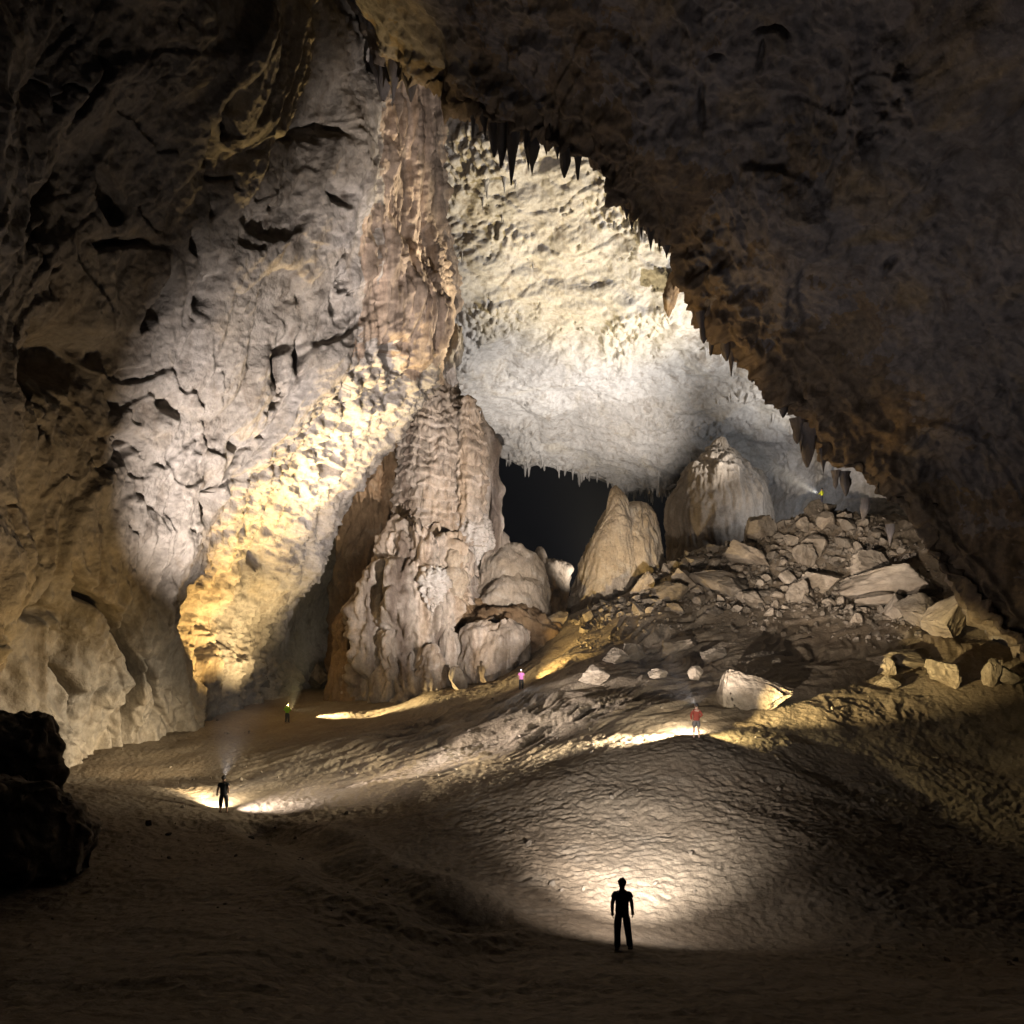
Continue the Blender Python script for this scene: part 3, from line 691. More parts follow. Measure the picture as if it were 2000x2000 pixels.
# the wedge behind the red jacket: a hand cut block
def hull_rock(name, pts, mat, cuts=4, amp=0.12, seed=0):
    bm = bmesh.new()
    for p in pts: bm.verts.new(p)
    r = bmesh.ops.convex_hull(bm, input=bm.verts[:])
    bmesh.ops.delete(bm, geom=[g for g in r.get('geom_interior', []) + r.get('geom_unused', []) if isinstance(g, bmesh.types.BMVert)], context='VERTS')
    bmesh.ops.bevel(bm, geom=bm.edges[:], offset=0.16, segments=2, affect='EDGES')
    bmesh.ops.triangulate(bm, faces=bm.faces[:])
    for k in range(cuts):
        long_e = [e for e in bm.edges if e.calc_length() > 0.16]
        if not long_e: break
        bmesh.ops.subdivide_edges(bm, edges=long_e, cuts=1)
        bmesh.ops.triangulate(bm, faces=bm.faces[:])
    bm.normal_update()
    V = np.array([v.co[:] for v in bm.verts]); Nn = np.array([v.normal[:] for v in bm.verts])
    Fc = np.array([[v.index for v in f.verts] for f in bm.faces]); bm.free()
    V = V + Nn * (amp * (fbm(V * 0.7 + seed, 4) + 0.4 * billow(V * 1.6 + seed, 2)))[:, None]
    return mesh_np(name, V, Fc, mat)
wd = on_ground(1480, 1392)
wo = hull_rock('wedge_boulder', [(-2.0, -.6, -0.9), (-1.95, -.5, 1.2), (-1.5, .3, 2.1), (-0.9, 0.5, 2.15), (2.75, 0.3, 0.95), (2.2, -.7, .75), (-1.6, -1.2, -0.7), (0.2, -1.1, -0.45), (-2.0, 2.0, -.5), (2.6, 1.8, 0.2), (-1.5, 1.8, 1.6)], M_rock, seed=3)
wo.location = wd + np.array([0.1, 0.9, 0.15])
tag(wo, 'large pale wedge shaped boulder behind the person in red', 'boulder')

HAND = [
 ('pointed tan boulder high on the bare slope, with a black shadow', 1332, 1276, 100, 46, 21, 1.0),
 ('small elongated stone just below and right of the pointed tan boulder', 1390, 1296, 66, 36, 22, .8),
 ('little upright stone on the slope, left of the big wedge', 1364, 1330, 38, 32, 23, .8),
 ('flat stone low on the bare slope, left of the little upright stone', 1290, 1330, 56, 22, 24, 1.0),
 ('lowest block of the short row of stones on the bare slope', 1168, 1338, 70, 36, 25, .9),
 ('middle block of the short row of stones on the bare slope', 1202, 1312, 54, 36, 26, .8),
 ('upper rounded block of the short row of stones on the bare slope', 1240, 1298, 54, 40, 27, .9),
 ('huge flat pale slab lying at the right of the boulder pile', 1762, 1176, 190, 80, 31, .9),
 ('broad brown slab tucked behind the huge flat pale slab', 1720, 1135, 130, 60, 32, .9),
 ('grey block below the huge flat pale slab, left one', 1712, 1190, 90, 40, 33, .8),
 ('rounded grey block under the right end of the pale slab', 1770, 1215, 90, 60, 34, .8),
 ('tall yellow lit block against the dark right wall, upper one', 1815, 1235, 90, 76, 35, .8),
 ('spiky yellow lit block under the foot of the dark right wall', 1868, 1262, 130, 100, 36, .8),
 ('low ochre slab with a black hollow behind it', 1782, 1296, 150, 46, 37, .9),
 ('small pair stone on the right, upper one', 1740, 1322, 40, 40, 38, .9),
 ('small pair stone on the right, lower one', 1738, 1344, 44, 30, 39, .9),
 ('square yellow boulder at the right beside the black gap', 1862, 1348, 110, 66, 40, .8),
 ('thin yellow shard next to the square yellow boulder', 1940, 1345, 44, 60, 41, .8),
 ('yellow boulder at the right edge below the dark wall', 1985, 1352, 60, 46, 42, .9),
 ('tan boulder at the lower left corner of the boulder pile', 1318, 1182, 90, 60, 43, .9),
 ('pale boulder above the lower left corner of the pile', 1338, 1150, 56, 44, 44, .8),
 ('wide brown boulder in the left half of the pile', 1400, 1160, 110, 54, 45, .8),
 ('big grey boulder at the top left rim of the pile', 1485, 1062, 84, 56, 46, .8),
 ('long pale boulder under the top left rim of the pile', 1468, 1110, 100, 48, 47, .8),
 ('bright pale boulder in the upper middle of the pile', 1606, 1090, 74, 54, 48, .8),
 ('tall leaning boulder in the middle of the pile', 1572, 1112, 52, 64, 49, .8),
 ('pale triangular boulder in the lower middle of the pile', 1612, 1158, 92, 56, 50, .8),
 ('rounded pale boulder at the bottom edge of the pile', 1562, 1185, 62, 50, 51, .9),
 ('tan boulder left of the rounded pale one at the pile foot', 1470, 1185, 64, 40, 52, .9),
 ('brown block in the lower left of the pile', 1440, 1172, 84, 52, 53, .9),
 ('upright yellow lit rock on the left rim of the pile', 1255, 1160, 46, 50, 54, .8),
 ('grey summit boulder under the person in the yellow shirt', 1618, 1004, 70, 34, 55, .9),
 ('grey split boulder left of the summit boulder', 1588, 1018, 48, 40, 56, .9),
 ('dark rounded boulder at the foot of the flowstone column', 889, 1352, 46, 52, 57, .9),
 ('tan block at the right end of the column shelf', 1085, 1232, 56, 42, 58, .9),
 ('yellow lit leaning slab at the foot of the left wall', 492, 1366, 110, 80, 59, .7),
 ('bright yellow rock at the base of the glowing wall', 412, 1396, 70, 70, 60, .9),
 ('grey boulder in the dark hollow beside the column', 620, 1352, 50, 60, 61, .9),
 ('shaded slab at the back of the alcove', 560, 1352, 90, 60, 62, .7),
]
for (lab, px, py, w, h, sd, dp) in HAND:
    boulder(lab, px, py, w, h, sd, dp, rot=(sd * 37 % 100) / 100 * 0.8 - .4, tilt=((sd * 53) % 100) / 100 * .4 - .2, sub=4 if w < 60 else 5)

# dark boulders of the foreground, left
def big_dark():
    o = hull_rock('foreground_boulder', [(-4.5, -1.5, -1.5), (-4.5, 2, 5), (1.3, 0, 4.8), (1.1, .9, 4.9), (0.4, -.9, 4.2), (1.5, -.7, 3.5), (-4, -1.6, 3.6), (1.9, 0.6, 3.2), (-1, 2.5, 4), (1.2, 1.5, -1)], M_drk, 6, .3, 5)
    o.location = W(0, 1690, 23.6)
    tag(o, 'upright dark rock at the left edge of the foreground', 'boulder')
    o = hull_rock('foreground_boulder', [(-4, -1.2, -1.2), (-3, -1.8, 2.2), (0, -1.9, 2.7), (1.2, -1.3, 2.9), (2.0, -.2, 2.5), (2.55, -.2, 1.7), (2.65, .4, 0.9), (2.5, -.6, -.2), (0.8, -2.1, 0), (1.9, -1.5, .4), (2.2, 1.6, .8), (-2, 2, 2.4), (2.0, 1.2, -1)], M_drk, 6, .26, 9)
    o.location = W(0, 1690, 21.8)
    tag(o, 'broad dark boulder in the lower left foreground, before the upright rock', 'boulder')
big_dark()

# the boulder pile
POLY = [(1110, 1215), (1180, 1165), (1262, 1128), (1340, 1078), (1420, 1050), (1480, 1040), (1540, 1010), (1590, 985), (1690, 990), (1760, 1060), (1800, 1120), (1850, 1200), (1760, 1215), (1640, 1205), (1540, 1200), (1430, 1195), (1330, 1190), (1220, 1205), (1140, 1235)]
def in_poly(x, y):
    c = False; n = len(POLY)
    for i in range(n):
        x1, y1 = POLY[i]; x2, y2 = POLY[(i + 1) % n]
        if (y1 > y) != (y2 > y) and x < (x2 - x1) * (y - y1) / (y2 - y1) + x1: c = not c
    return c
PILE = [rock_mesh('boulder', 300 + k, 3, M_rock, 12) for k in range(14)]
rb = random.Random(3)
placed = [(h[1], h[2] - h[4] / 2, h[3] / 2) for h in HAND]
def scatter(n, lo, hi, tries, fill):
    out = []
    for _ in range(tries):
        if len(out) >= n: break
        px = rb.uniform(1100, 1850); py = rb.uniform(985, 1240)
        if not in_poly(px, py): continue
        w = rb.uniform(lo, hi)
        if px < 1300: w *= .8
        if any((px - a) ** 2 + ((py - b) * 1.5) ** 2 < ((w / 2 + c) * fill) ** 2 for a, b, c in placed): continue
        placed.append((px, py, w / 2)); out.append((px, py, w))
    return out
pile_list = scatter(14, 38, 52, 4000, .75) + scatter(70, 23, 36, 9000, .62) + scatter(200, 11, 22, 18000, .5)
ANCH = {21: 'pointed tan boulder', 31: 'huge flat pale slab', 32: 'broad brown slab', 33: 'left grey block', 34: 'rounded grey block', 35: 'tall yellow block', 43: 'tan corner boulder', 44: 'pale corner boulder', 45: 'wide brown boulder',
        46: 'grey rim boulder', 47: 'long pale boulder', 48: 'bright pale boulder', 49: 'tall leaning boulder', 50: 'pale triangular boulder', 51: 'rounded pale boulder', 52: 'tan foot boulder', 53: 'brown block', 54: 'upright yellow rock', 55: 'summit boulder', 56: 'split boulder', 58: 'tan shelf block'}
anch = [(h[1], h[2] - h[4] / 2, ANCH[h[5]]) for h in HAND if h[5] in ANCH]
keys = []
for (px, py, w) in pile_list:
    ax_, ay_, nm = min(anch, key=lambda a: (a[0] - px) ** 2 + 2.5 * (a[1] - py) ** 2)
    dx, dy = px - ax_, (py - ay_) * 1.6
    side = ('right of' if dx > 0 else 'left of') if abs(dx) > abs(dy) else ('below' if dy > 0 else 'above')
    size = 'large' if w > 37 else 'middle sized' if w > 22.5 else 'small'
    keys.append((size, side, nm, math.hypot(dx, dy)))
ORD = ['nearest', 'second nearest', 'third nearest', 'fourth nearest', 'fifth nearest', 'sixth nearest', 'seventh nearest', 'eighth nearest', 'ninth nearest', 'tenth nearest', 'eleventh nearest', 'twelfth nearest', 'thirteenth nearest', 'fourteenth nearest', 'fifteenth nearest', 'sixteenth nearest', 'seventeenth nearest', 'eighteenth nearest']
for n_, (px, py, w) in enumerate(pile_list):
    g = on_ground(px, py + w * .2, 58)
    s = w / F * g[1] / 2
    o = bpy.data.objects.new('boulder', rb.choice(PILE)); COL.objects.link(o)
    o.location = g + np.array([0, 0, s * .25]); o.scale = (s, s * rb.uniform(.7, 1.0), s * rb.uniform(.55, .85))
    o.rotation_euler = (rb.uniform(-.45, .45), rb.uniform(-.45, .45), rb.uniform(0, 6.28))
    size, side, nm, dist = keys[n_]
    peers = sorted(k[3] for k in keys if k[:3] == keys[n_][:3])
    rank = peers.index(dist)
    if len(peers) == 1: lab = f'{size} rock {side} the {nm} in the pile'
    else: lab = f'{size} rock {side} the {nm} in the pile, {ORD[min(rank, 17)]}'
    tag(o, lab, 'boulder', size + ' rocks of the boulder pile')
def rubble():
    b = [rock_mesh('r', 400 + k, 2, M_rock, 8) for k in range(6)]
    VV = []; FF = []; off = 0
    data = []
    for me in b:
        v = np.array([x.co[:] for x in me.vertices]); f = np.array([p.vertices[:] for p in me.polygons]); data.append((v, f)); bpy.data.meshes.remove(me)
    r = np.random.RandomState(9)
    xs = []; 
    while len(xs) < 3200:
        px, py = r.uniform(1090, 1880), r.uniform(985, 1290)
        if in_poly(px, py) or (in_poly(px, py - 45) and r.rand() < .22) or (1640 < px and py < 1250 and r.rand() < .15): xs.append((px, py))
    D = np.linspace(48, 100, 400)
    for px, py in xs:
        x = (px - 1000) / F * D; zr = (HY - py) / F * D
        pass
    P = np.array(xs)
    X = (P[:, 0:1] - 1000) / F * D[None]; ZR = (HY - P[:, 1:2]) / F * D[None]
    ZG = g_base(X, np.broadcast_to(D[None], X.shape)).reshape(X.shape)
    hit = ZR <= ZG; k = np.argmax(hit, 1); ok = hit.any(1)
    d = D[k]; gx = (P[:, 0] - 1000) / F * d; gz = g_height(gx, d)
    for i in np.nonzero(ok)[0]:
        v, f = data[r.randint(6)]
        s = r.uniform(.08, .20) + .3 * r.rand() ** 4; e = Euler(r.uniform(0, 6.28, 3)).to_matrix()
        q = (v * np.array([1, r.uniform(.6, 1), r.uniform(.4, .8)]) * s) @ np.array(e).T + np.array([gx[i], d[i], gz[i] + s * .2])
        VV.append(q); FF.append(f + off); off += len(v)
    o = mesh_np('rubble', np.concatenate(VV), np.concatenate(FF), M_rock, smooth=False)
    tag(o, 'loose broken stone between the boulders of the pile', 'rubble', kind='stuff')
rubble()
def pebbles():
    me = rock_mesh('r', 500, 1, M_rock, 6); v0 = np.array([x.co[:] for x in me.vertices]); f0 = np.array([p.vertices[:] for p in me.polygons]); bpy.data.meshes.remove(me)
    r = np.random.RandomState(21); n = 900
    y = 18 + 44 * r.rand(n) ** 1.2; x = (r.rand(n) * 1.5 - .75) * y
    keep = noise(np.stack([x, y, 0 * x], -1) * 0.18 + 3) > 0.0
    x, y = x[keep], y[keep]; z = g_height(x, y); VV = []; FF = []; off = 0
    for a, b, c in zip(x, y, z):
        s = 0.03 + 0.16 * r.rand() ** 4; e = np.array(Euler(r.uniform(0, 6.28, 3)).to_matrix())
        VV.append((v0 * np.array([1, .8, .6]) * s) @ e.T + np.array([a, b, c + s * .2])); FF.append(f0 + off); off += len(v0)
    tag(mesh_np('pebbles', np.concatenate(VV), np.concatenate(FF), M_rock, smooth=False), 'small loose stones strewn over the sand floor', 'stones', kind='stuff')
pebbles()

# ------------------------------------------------------------------ people
def skin_mesh(name, chains, mat, sub=2, root=0):
    """chains: list of lists of (x,y,z,rx,ry); points closer than 1 mm are welded"""
    pts = []; rad = []; edges = []
    def idx(p):
        for i, q in enumerate(pts):
            if (Vector(q) - Vector(p[:3])).length < 1e-3: return i
        pts.append(p[:3]); rad.append((p[3], p[4] if len(p) > 4 else p[3])); return len(pts) - 1
    for c in chains:
        ids = [idx(p) for p in c]
        edges += [(ids[i], ids[i + 1]) for i in range(len(ids) - 1)]
    me = bpy.data.meshes.new(name); me.from_pydata(pts, edges, [])
    o = bpy.data.objects.new(name, me); COL.objects.link(o)
    md = o.modifiers.new('skin', 'SKIN'); md.use_smooth_shade = True
    md.branch_smoothing = 0.3
    sv = me.skin_vertices[0].data
    for i, r in enumerate(rad): sv[i].radius = r; sv[i].use_root = (i == root)
    sb = o.modifiers.new('sub', 'SUBSURF'); sb.levels = sub; sb.render_levels = sub
    dg = bpy.context.evaluated_depsgraph_get(); dg.update()
    nm = bpy.data.meshes.new_from_object(o.evaluated_get(dg))
    bpy.data.objects.remove(o); bpy.data.meshes.remove(me)
    nm.name = name; nm.materials.clear(); nm.materials.append(mat)
    for p in nm.polygons: p.use_smooth = True
    return nm

def join_meshes(name, ms, mat):
    bm = bmesh.new()
    for m in ms: bm.from_mesh(m); bpy.data.meshes.remove(m)
    me = bpy.data.meshes.new(name); bm.to_mesh(me); bm.free(); me.materials.append(mat)
    for p in me.polygons: p.use_smooth = True
    return me

def ell_mesh(name, c, r, mat, sub=3, cut=None):
    bm = bmesh.new(); bmesh.ops.create_icosphere(bm, subdivisions=sub, radius=1)
    V = np.array([v.co[:] for v in bm.verts]); Fc = np.array([[v.index for v in f.verts] for f in bm.faces]); bm.free()
    V = V * (1 + 0.02 * fbm(V * 3 + 2, 2))[:, None]
    V = V * np.array(r) + np.array(c)
    return mesh_np(name, V, Fc, mat, link=False)

SKIN = plain('skin', (0.42, 0.26, 0.18), 0.6)
HAIR = plain('dark_hair', (0.025, 0.018, 0.014), 0.5)
SHOE = plain('dark_shoe', (0.04, 0.035, 0.03), 0.7)
EYE = plain('eye', (0.03, 0.02, 0.02), 0.3)

def person(label, loc, rz, h, shirt, trousers, arms, legs, sleeve='short', trouser_len='long', hair='short', lean=(0, 0)):
    """figure faces +Y when rz = 0; arms: {side: (elbow, wrist)}, legs: {side: (knee, ankle)}; side -1 is its left"""
    s = h / 1.74
    root = empty('person', loc, rz); root.scale = (s, s, s)
    tag(root, label, 'person')
    def add(name, me, parent=root):
        o = bpy.data.objects.new(name, me); COL.objects.link(o); o.parent = parent; return o
    pel = (0, 0, .95, .145, .105); wai = (0, .0, 1.10, .125, .095); che = (0, .0, 1.30, .155, .105); upp = (0, -.01, 1.42, .11, .09)
    nk = (0, -.005, 1.49, .064, .066); ch = (0, .012, 1.555, .078, .085); hd = (0, .012, 1.635, .098, .115); tp = (0, .0, 1.70, .075, .088)
    body = [[pel, wai, che, upp, nk, ch, hd, tp], [hd, (0, .105, 1.625, .016, .016)], [hd, (-.083, 0, 1.63, .014, .022)], [hd, (.083, 0, 1.63, .014, .022)]]
    hands = []
    sh = []; tr = [[pel, (0, 0, 1.03, .165, .13)]]
    sh_ch = [[(0, 0, .86, .175, .14), (0, 0, .94, .19, .145), (0, 0, 1.10, .18, .138), (0, 0, 1.30, .195, .14), (0, -.01, 1.425, .125, .10), (0, -.006, 1.475, .075, .072)]]
    for sd in (-1, 1):
        el, wr = arms[sd]
        el = np.array(el); wr = np.array(wr); so_ = np.array([sd * .175, -.01, 1.385])
        body.append([che, (*so_, .07, .07), (*(so_ * .5 + el * .5), .06, .06), (*el, .05, .05), (*(el * .5 + wr * .5), .047, .047), (*wr, .034, .036)])
        d = (wr - el) / np.linalg.norm(wr - el)
        pc = wr + d * .075
        body[-1].append((*(wr + d * .04), .026, .046)); body[-1].append((*pc, .026, .052))
        side = np.cross(d, [0, 0, 1.0]) if abs(d[2]) < .8 else np.array([0, 1.0, 0]); side = side / np.linalg.norm(side)
        cu = np.cross(side, d)
        cu = cu if cu[0] * sd < 0 else -cu
        for k, (o_, ln) in enumerate(((.028, .07), (.010, .082), (-.010, .076), (-.028, .06))):
            b0 = pc + side * o_; b1 = b0 + d * ln * .5 + cu * .008; b2 = b1 + d * ln * .4 + cu * .025
            hands.append([(*b0, .0095), (*b1, .009), (*b2, .008)])
        t0 = wr + d * .03 + side * .03; t1 = t0 + d * .03 + side * .025; t2 = t1 + d * .03 + cu * .01
        hands.append([(*t0, .011), (*t1, .010), (*t2, .009)])
        if sleeve == 'short':
            e = so_ * .45 + el * .55
            sh_ch.append([(0, 0, 1.30, .195, .14), (*so_, .084, .084), (*(so_ * .75 + el * .25), .085, .085), (*e, .09, .086)])
        else:
            sh_ch.append([(0, 0, 1.30, .195, .14), (*so_, .08, .08), (*(so_ * .5 + el * .5), .07, .07), (*el, .064, .064), (*(el * .5 + wr * .5), .058, .058), (*wr, .046, .046)])
        kn, an = legs[sd]; kn = np.array(kn); an = np.array(an); hp = np.array([sd * .095, 0, .90])
        body.append([pel, (*hp, .088, .092), (*(hp * .5 + kn * .5), .075, .078), (*kn, .055, .058), (*(kn * .55 + an * .45), .056, .058), (*an, .037, .04), (*(an + np.array([0, -.01, -.045])), .036, .04), (*(an + np.array([sd * .01, .10, -.055])), .035, .028)])
        e = an + np.array([0, 0, -.035]) if trouser_len == 'long' else (kn * .4 + an * .6 if trouser_len == 'capri' else kn + np.array([0, 0, .04]))
        leg = [(*pel[:3], .18, .14), (*hp, .118, .12), (*(hp * .5 + kn * .5), .11, .112)]
        if trouser_len != 'shorts': leg += [(*kn, .092, .094), (*(kn * .5 + e * .5), .085, .087)]
        leg.append((*e, .085 if trouser_len != 'shorts' else .105, .088 if trouser_len != 'shorts' else .107))
        tr.append(leg)
        shoe = skin_mesh('shoe', [[(*(an + np.array([0, -.035, -.05])), .056, .055), (*(an + np.array([sd * .006, .06, -.05])), .056, .046), (*(an + np.array([sd * .012, .165, -.06])), .046, .034)], [(*(an + np.array([0, -.035, -.05])), .045, .04), (*(an + np.array([0, -.005, .01])), .048, .05)]], SHOE, 1)
        add('shoe', shoe)
    bm_ = [skin_mesh('body', body, SKIN, 2)] + [skin_mesh('finger', [c], SKIN, 1) for c in hands]
    bo = add('body', join_meshes('body', bm_, SKIN))
    add('shirt', skin_mesh('shirt', sh_ch, shirt, 2))
    add('trousers', skin_mesh('trousers', tr, trousers, 2))
    hr = ell_mesh('hair', (0, -.012, 1.66), (.102, .12, .11), HAIR)
    for v in hr.vertices:       # clear the face
        if v.co.y > .055 and v.co.z < 1.70: v.co.y = .055
    ho = add('hair', hr)
    if hair == 'bun': add('bun', ell_mesh('bun', (.022, -.03, 1.768), (.03, .034, .024), HAIR, 2), ho)
    if hair == 'tuft': add('tuft', ell_mesh('tuft', (.02, -.02, 1.75), (.06, .05, .035), HAIR, 2), ho)
    for sd in (-1, 1): add('eye', ell_mesh('eye', (sd * .032, .094, 1.648), (.012, .008, .007), EYE, 1), bo)
    add('mouth', ell_mesh('mouth', (0, .092, 1.578), (.022, .008, .006), EYE, 1), bo)
    return root, s

BLACK = plain('black_cotton', (0.02, 0.02, 0.022)); DARK = plain('dark_trousers', (0.03, 0.028, 0.03)); RED = plain('red_jacket', (0.24, 0.04, 0.02)); GREY = plain('grey_shorts', (0.13, 0.115, 0.10))
GREEN = plain('lime_shirt', (0.22, 0.42, 0.02)); PINK = plain('pink_shirt', (0.75, 0.22, 0.58)); YEL = plain('yellow_shirt', (0.55, 0.60, 0.03)); NAVY = plain('navy_trousers', (0.03, 0.03, 0.05))
HANGL = {-1: ((-.235, -.03, 1.13), (-.235, .02, .88)), 1: ((.235, -.03, 1.13), (.25, .02, .88))}
STAND = {-1: ((-.11, .02, .50), (-.125, -.02, .09)), 1: ((.11, .02, .50), (.125, -.02, .09))}

LENS_W = plain('lamp_lens_white', (0.9, 0.9, 0.95), 0.2, (0.92, 0.95, 1.0), 60)
LENS_Y = plain('lamp_lens_warm', (0.9, 0.8, 0.5), 0.2, (1.0, 0.80, 0.42), 60)
CASE = plain('lamp_case', (0.03, 0.03, 0.03), 0.4)
STRAP = plain('lamp_strap', (0.05, 0.05, 0.06), 0.8)

def look(o, d):
    o.rotation_euler = Vector(d).to_track_quat('-Z', 'Y').to_euler()
def tube(name, p0, p1, r0, r1, mat, seg=16):
    p0 = Vector(p0); p1 = Vector(p1); q = (p1 - p0).to_track_quat('Z', 'Y'); Ln = (p1 - p0).length
    V = []
    for k, (z, r) in enumerate(((0, 0.001), (0, r0), (Ln, r1), (Ln, .001))):
        for j in range(seg):
            a = 2 * math.pi * j / seg
            V.append(p0 + q @ Vector((r * math.cos(a), r * math.sin(a), z)))
    return mesh_np(name, np.array([v[:] for v in V]), grid_faces(4, seg, True), mat, smooth=False)
def beam(lamp, pos, target, power, col, angle, blend, size=0.05):
    l = bpy.data.lights.new('lamp_light', 'SPOT'); l.energy = power * 1.35; l.color = col; l.spot_size = math.radians(angle); l.spot_blend = blend; l.shadow_soft_size = size
    o = bpy.data.objects.new('lamp_light', l); COL.objects.link(o)
    o.location = pos; look(o, np.array(target) - np.array(pos)); o.parent = lamp
    return o
def headlamp(label, who, s, rz, beams):
    """strap round the head, case and lens on the forehead; beams: (target, power, colour, angle, blend)"""
    loc = np.array(who.location)
    root = empty('headlamp', loc, 0); tag(root, label, 'headlamp')
    R = Matrix.Rotation(rz, 3, 'Z')
    a = np.linspace(0, 2 * math.pi, 24, endpoint=False)
    V = []
    for z, e in ((1.672, .004), (1.695, .004), (1.695, -.004), (1.672, -.004)):
        for t in a: V.append(R @ (Vector(((.104 + e) * math.cos(t), (.122 + e) * math.sin(t) - .012, z)) * s))
    V = np.array([v[:] for v in V]).reshape(4, 24, 3); V = np.concatenate([V, V[:1]], 0)
    st = mesh_np('strap', V.reshape(-1, 3), grid_faces(5, 24, True), STRAP, parent=root)
    def L_(p): return (R @ (Vector(p) * s))
    c = tube('case', L_((0, .09, 1.685)), L_((0, .135, 1.68)), .032, .03, CASE); c.parent = root
    ln = tube('lens', L_((0, .1352, 1.68)), L_((0, .14, 1.68)), .026, .02, LENS_W); ln.parent = root
    p = L_((0, .175, 1.68))
    for b in beams: 
        bb = beam(root, p, np.array(b[0]) - loc, *b[1:])
    return root
def torch(label, pos, aim, beams, lens=LENS_Y, hold=None):
    pos = np.array(pos, float); d = np.array(aim, float) - pos; d /= np.linalg.norm(d)
    root = empty('torch', pos); tag(root, label, 'torch')
    for nm, a, b, r0, r1, m in (('barrel', -.16, 0, .016, .016, CASE), ('head', 0, .05, .018, .03, CASE), ('lens', .0505, .054, .026, .024, lens)):
        o = tube(nm, d * a, d * b, r0, r1, m); o.parent = root
    for b in beams: beam(root, d * .1, np.array(b[0]) - pos, *b[1:])
    return root
def lantern(label, pos, beams, lens=LENS_Y):
    """a work lamp standing on the floor"""
    pos = np.array(pos, float); root = empty('work_lamp', pos); tag(root, label, 'lamp')
    b = tube('base', (0, 0, 0), (0, 0, .05), .12, .10, CASE); b.parent = root
    b = tube('head', (0, 0, .05), (0, 0, .2), .05, .09, CASE); b.parent = root
    b = tube('lens', (0, 0, .201), (0, 0, .215), .08, .07, lens); b.parent = root
    for q in beams: beam(root, np.array([0, 0, .35]), np.array(q[0]) - pos, *q[1:])
    return root

WHT = (1.0, 0.88, 0.77); PNK = (1.0, 0.90, 0.84); YLW = (1.0, 0.70, 0.26); CRM = (1.0, 0.86, 0.62); CLD = (0.86, 0.91, 1.0); AMB = (1.0, .62, .2)

def foot(px, D):
    x = (px - 1000) / F * D
    return np.array([x, D, g_height([x], [D])[0]])

# 1 front silhouette
p = foot(1215, 17.5)
who, s = person('person in black standing with back to us in the front', p, 0.0, 1.72, BLACK, DARK,
    {-1: ((-.245, -.01, 1.14), (-.235, .03, .89)), 1: ((.235, -.01, 1.15), (.265, .03, .90))},
    {-1: ((-.115, .0, .50), (-.12, -.02, .085)), 1: ((.14, .03, .52), (.20, -.01, .10))}, hair='bun')
headlamp('headlamp of the front person, lighting the dune ahead', who, s, 0.0, [(W(1245, 1640, 25.5), 5200, (1, .95, .91), 50, 1.0), (W(1235, 1540, 31), 9500, (1, .93, .88), 78, 1.0), (W(1650, 1080, 74), 100000, (1, .85, .70), 21, 1.0), (W(1240, 1560, 30), 900, PNK, 150, 1.0)])
# 2 left silhouette
p = foot(437, 33.4)
who, s = person('person in black on the left, in front of the lit hollow', p, 0.1, 1.72, BLACK, DARK,
    {-1: ((-.26, -.02, 1.14), (-.31, .03, .90)), 1: ((.235, -.04, 1.15), (.19, .08, .98))},
    {-1: ((-.13, .0, .50), (-.155, -.02, .085)), 1: ((.13, .0, .50), (.15, -.02, .085))}, trouser_len='capri', hair='tuft')
headlamp('headlamp of the left person, lighting the left wall', who, s, 0.1, [(W(560, 860, 55), 92000, PNK, 56, 1.0), (W(300, 420, 36), 1300, PNK, 110, 1.0)])
torch('torch in the hand of the left person', p + np.array([-.33, .12, .82]), p + np.array([-1.2, 3, -.6]), [(p + np.array([-3, 6, -1.0]), 3000, CRM, 100, 1.0), (W(270, 1480, 46), 11000, (1, .76, .42), 34, 1.0), (p + np.array([8, 6, -.4]), 4000, PNK, 76, 1.0), (W(1480, 1240, 58), 85000, PNK, 30, 1.0), (W(110, 1180, 38), 4200, (1, .64, .22), 76, 1.0)])
# 3 red jacket
p = foot(1360, 36.0)
who, s = person('person in a red jacket and shorts on the ridge', p, -0.1, 1.74, RED, GREY,
    {-1: ((-.27, -.05, 1.15), (-.23, .05, .93)), 1: ((.27, -.06, 1.17), (.14, .12, 1.02))},
    STAND, sleeve='long', trouser_len='shorts')
headlamp('headlamp of the person in red, aimed at the boulder slope', who, s, -0.1, [(W(1540, 1020, 72), 22000, WHT, 46, 1.0), (W(1330, 1080, 66), 6000, WHT, 50, 1.0), (W(850, 1040, 71), 95000, PNK, 46, 1.0), (W(780, 420, 60), 80000, PNK, 32, 1.0), (W(1200, 1070, 82), 60000, WHT, 20, 1.0), (p + np.array([-12, 2.6, -.4]), 40000, CRM, 34, 1.0), (W(1700, 500, 35), 2800, (1, .93, .92), 120, 1.0)])
torch('torch of the person in red, lighting the ridge white', p + np.array([.02, .35, .78]), p + np.array([-1.5, 2.2, 0]), [(p + np.array([-6, 1.3, -.5]), 22000, CRM, 54, 1.0), (p + np.array([-.6, 4, -.8]), 3000, CRM, 130, 1.0), (p + np.array([9, 1.2, -.6]), 4200, (1, .82, .40), 64, 1.0), (W(1820, 1310, 52), 60000, (1, .78, .38), 26, 1.0)])
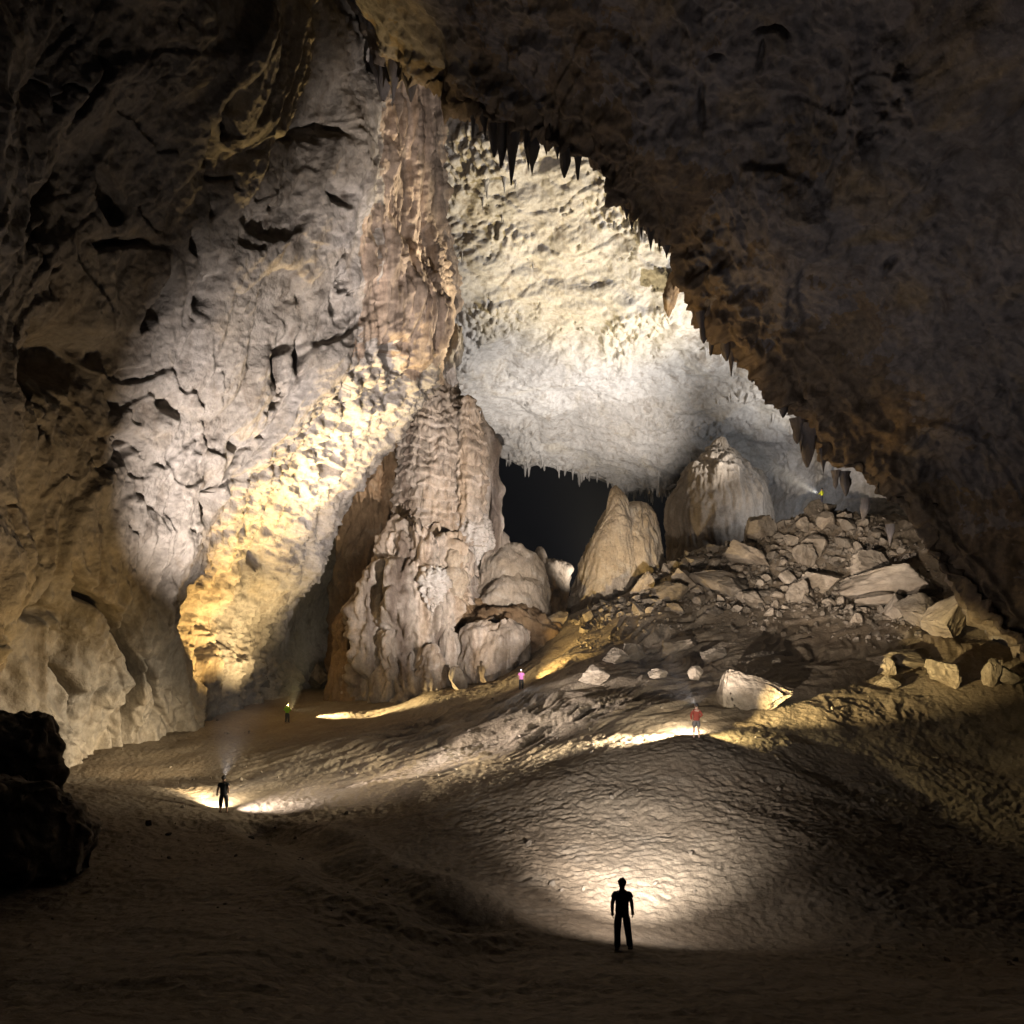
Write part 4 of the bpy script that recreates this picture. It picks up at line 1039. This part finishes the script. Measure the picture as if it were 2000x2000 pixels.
# 4 lime shirt
p = foot(561, 61.0)
who, s = person('person in a lime shirt by the glowing yellow wall', p, -0.15, 1.72, GREEN, DARK,
    {-1: ((-.25, -.06, 1.14), (-.13, .16, 1.05)), 1: ((.28, -.02, 1.12), (.20, .2, 1.06))}, STAND, sleeve='long')
torch('torch of the person in lime, lighting the yellow wall', p + np.array([.22, .32, 1.06]), p + np.array([2, 2, .6]),
      [(p + np.array([14, 1.6, 1.0]), 52000, (1, .78, .40), 34, 1.0), (W(400, 1220, 58), 26000, AMB, 70, 1.0), (W(475, 1190, 66), 15000, (1, .74, .36), 84, 1.0), (W(560, 1000, 60), 66000, YLW, 54, 1.0), (W(690, 840, 63), 90000, (1, .80, .42), 34, 1.0)])
# 5 pink shirt
p = foot(1018, 57.0)
who, s = person('person in a pink shirt facing us with a bright headlamp', p, math.pi - .1, 1.66, PINK, BLACK,
    {-1: HANGL[-1], 1: ((.24, -.02, 1.12), (.18, .14, .96))}, STAND)
headlamp('bright headlamp of the person in pink, shining towards us', who, s, math.pi - .1, [((0, 20, -2), 250, CLD, 100, 1.0)])
torch('torch added to the person in pink, lighting the slope behind', p + np.array([.2, .25, .95]), W(1180, 1220, 68), [(W(1200, 1200, 70), 16000, YLW, 56, 1.0), (W(1390, 660, 49), 9500, AMB, 24, 1.0), (W(1600, 910, 52), 7000, AMB, 20, 1.0)])  # torch added as a source for the yellow slope and the amber roof lip
# 6 yellow shirt on the summit
p = foot(1605, 79.0) + np.array([0, 0, .9])
who, s = person('person in a yellow shirt on top of the boulder pile', p, 0.7, 1.74, YEL, NAVY,
    {-1: ((-.25, .05, 1.16), (-.22, .26, 1.06)), 1: ((.24, -.06, 1.14), (.16, .12, 1.0))}, STAND, sleeve='long')
torch('cold white torch of the person in yellow, aimed at the ceiling', p + np.array([-.33, .1, 1.08]), W(1100, 640, 100), [(W(1050, 540, 97), 100000, (1, .97, .93), 80, 1.0), (W(1500, 940, 90), 7000, CLD, 110, 1.0), (W(850, 540, 66), 300000, CRM, 24, 1.0), (W(1520, 770, 98), 30000, (1, .96, .9), 36, 1.0)], LENS_W)

# lamps standing on the floor, hidden by the ridges
def floor_lamp(label, px, D, beams):
    q = foot(px, D); lantern(label, q, beams)
floor_lamp('work lamp hidden in the hollow behind the cone, lighting the ceiling', 1210, 92, [(W(1170, 430, 89), 150000, (1, .82, .46), 50, 1.0), (W(1420, 640, 50), 36000, AMB, 44, 1.0), (W(1120, 800, 118), 130000, (1, .93, .85), 56, 1.0), (W(1000, 300, 85), 40000, YLW, 40, 1.0)])

# ------------------------------------------------------------------ the cave air: faint dust and mist that the beams show up in
def haze():
    m = bpy.data.materials.new('cave_haze'); m.use_nodes = True
    nt = m.node_tree; nt.nodes.remove(nt.nodes['Principled BSDF'])
    v = nt.nodes.new('ShaderNodeVolumePrincipled')
    v.inputs['Color'].default_value = (0.93, 0.95, 1.0, 1); v.inputs['Density'].default_value = 0.0002
    v.inputs['Anisotropy'].default_value = 0.35
    nt.links.new(v.outputs['Volume'], nt.nodes['Material Output'].inputs['Volume'])
    x0, x1, y0, y1, z0, z1 = -290, 290, -40, 200, -40, 130
    V = [(x, y, z) for x in (x0, x1) for y in (y0, y1) for z in (z0, z1)]
    Q = [(0, 1, 3, 2), (4, 6, 7, 5), (0, 4, 5, 1), (2, 3, 7, 6), (0, 2, 6, 4), (1, 5, 7, 3)]
    o = mesh_np('haze', np.array(V), np.array(Q), m, smooth=False)
    tag(o, 'faint mist in the cave air around the lamps', 'haze', kind='stuff')
haze()
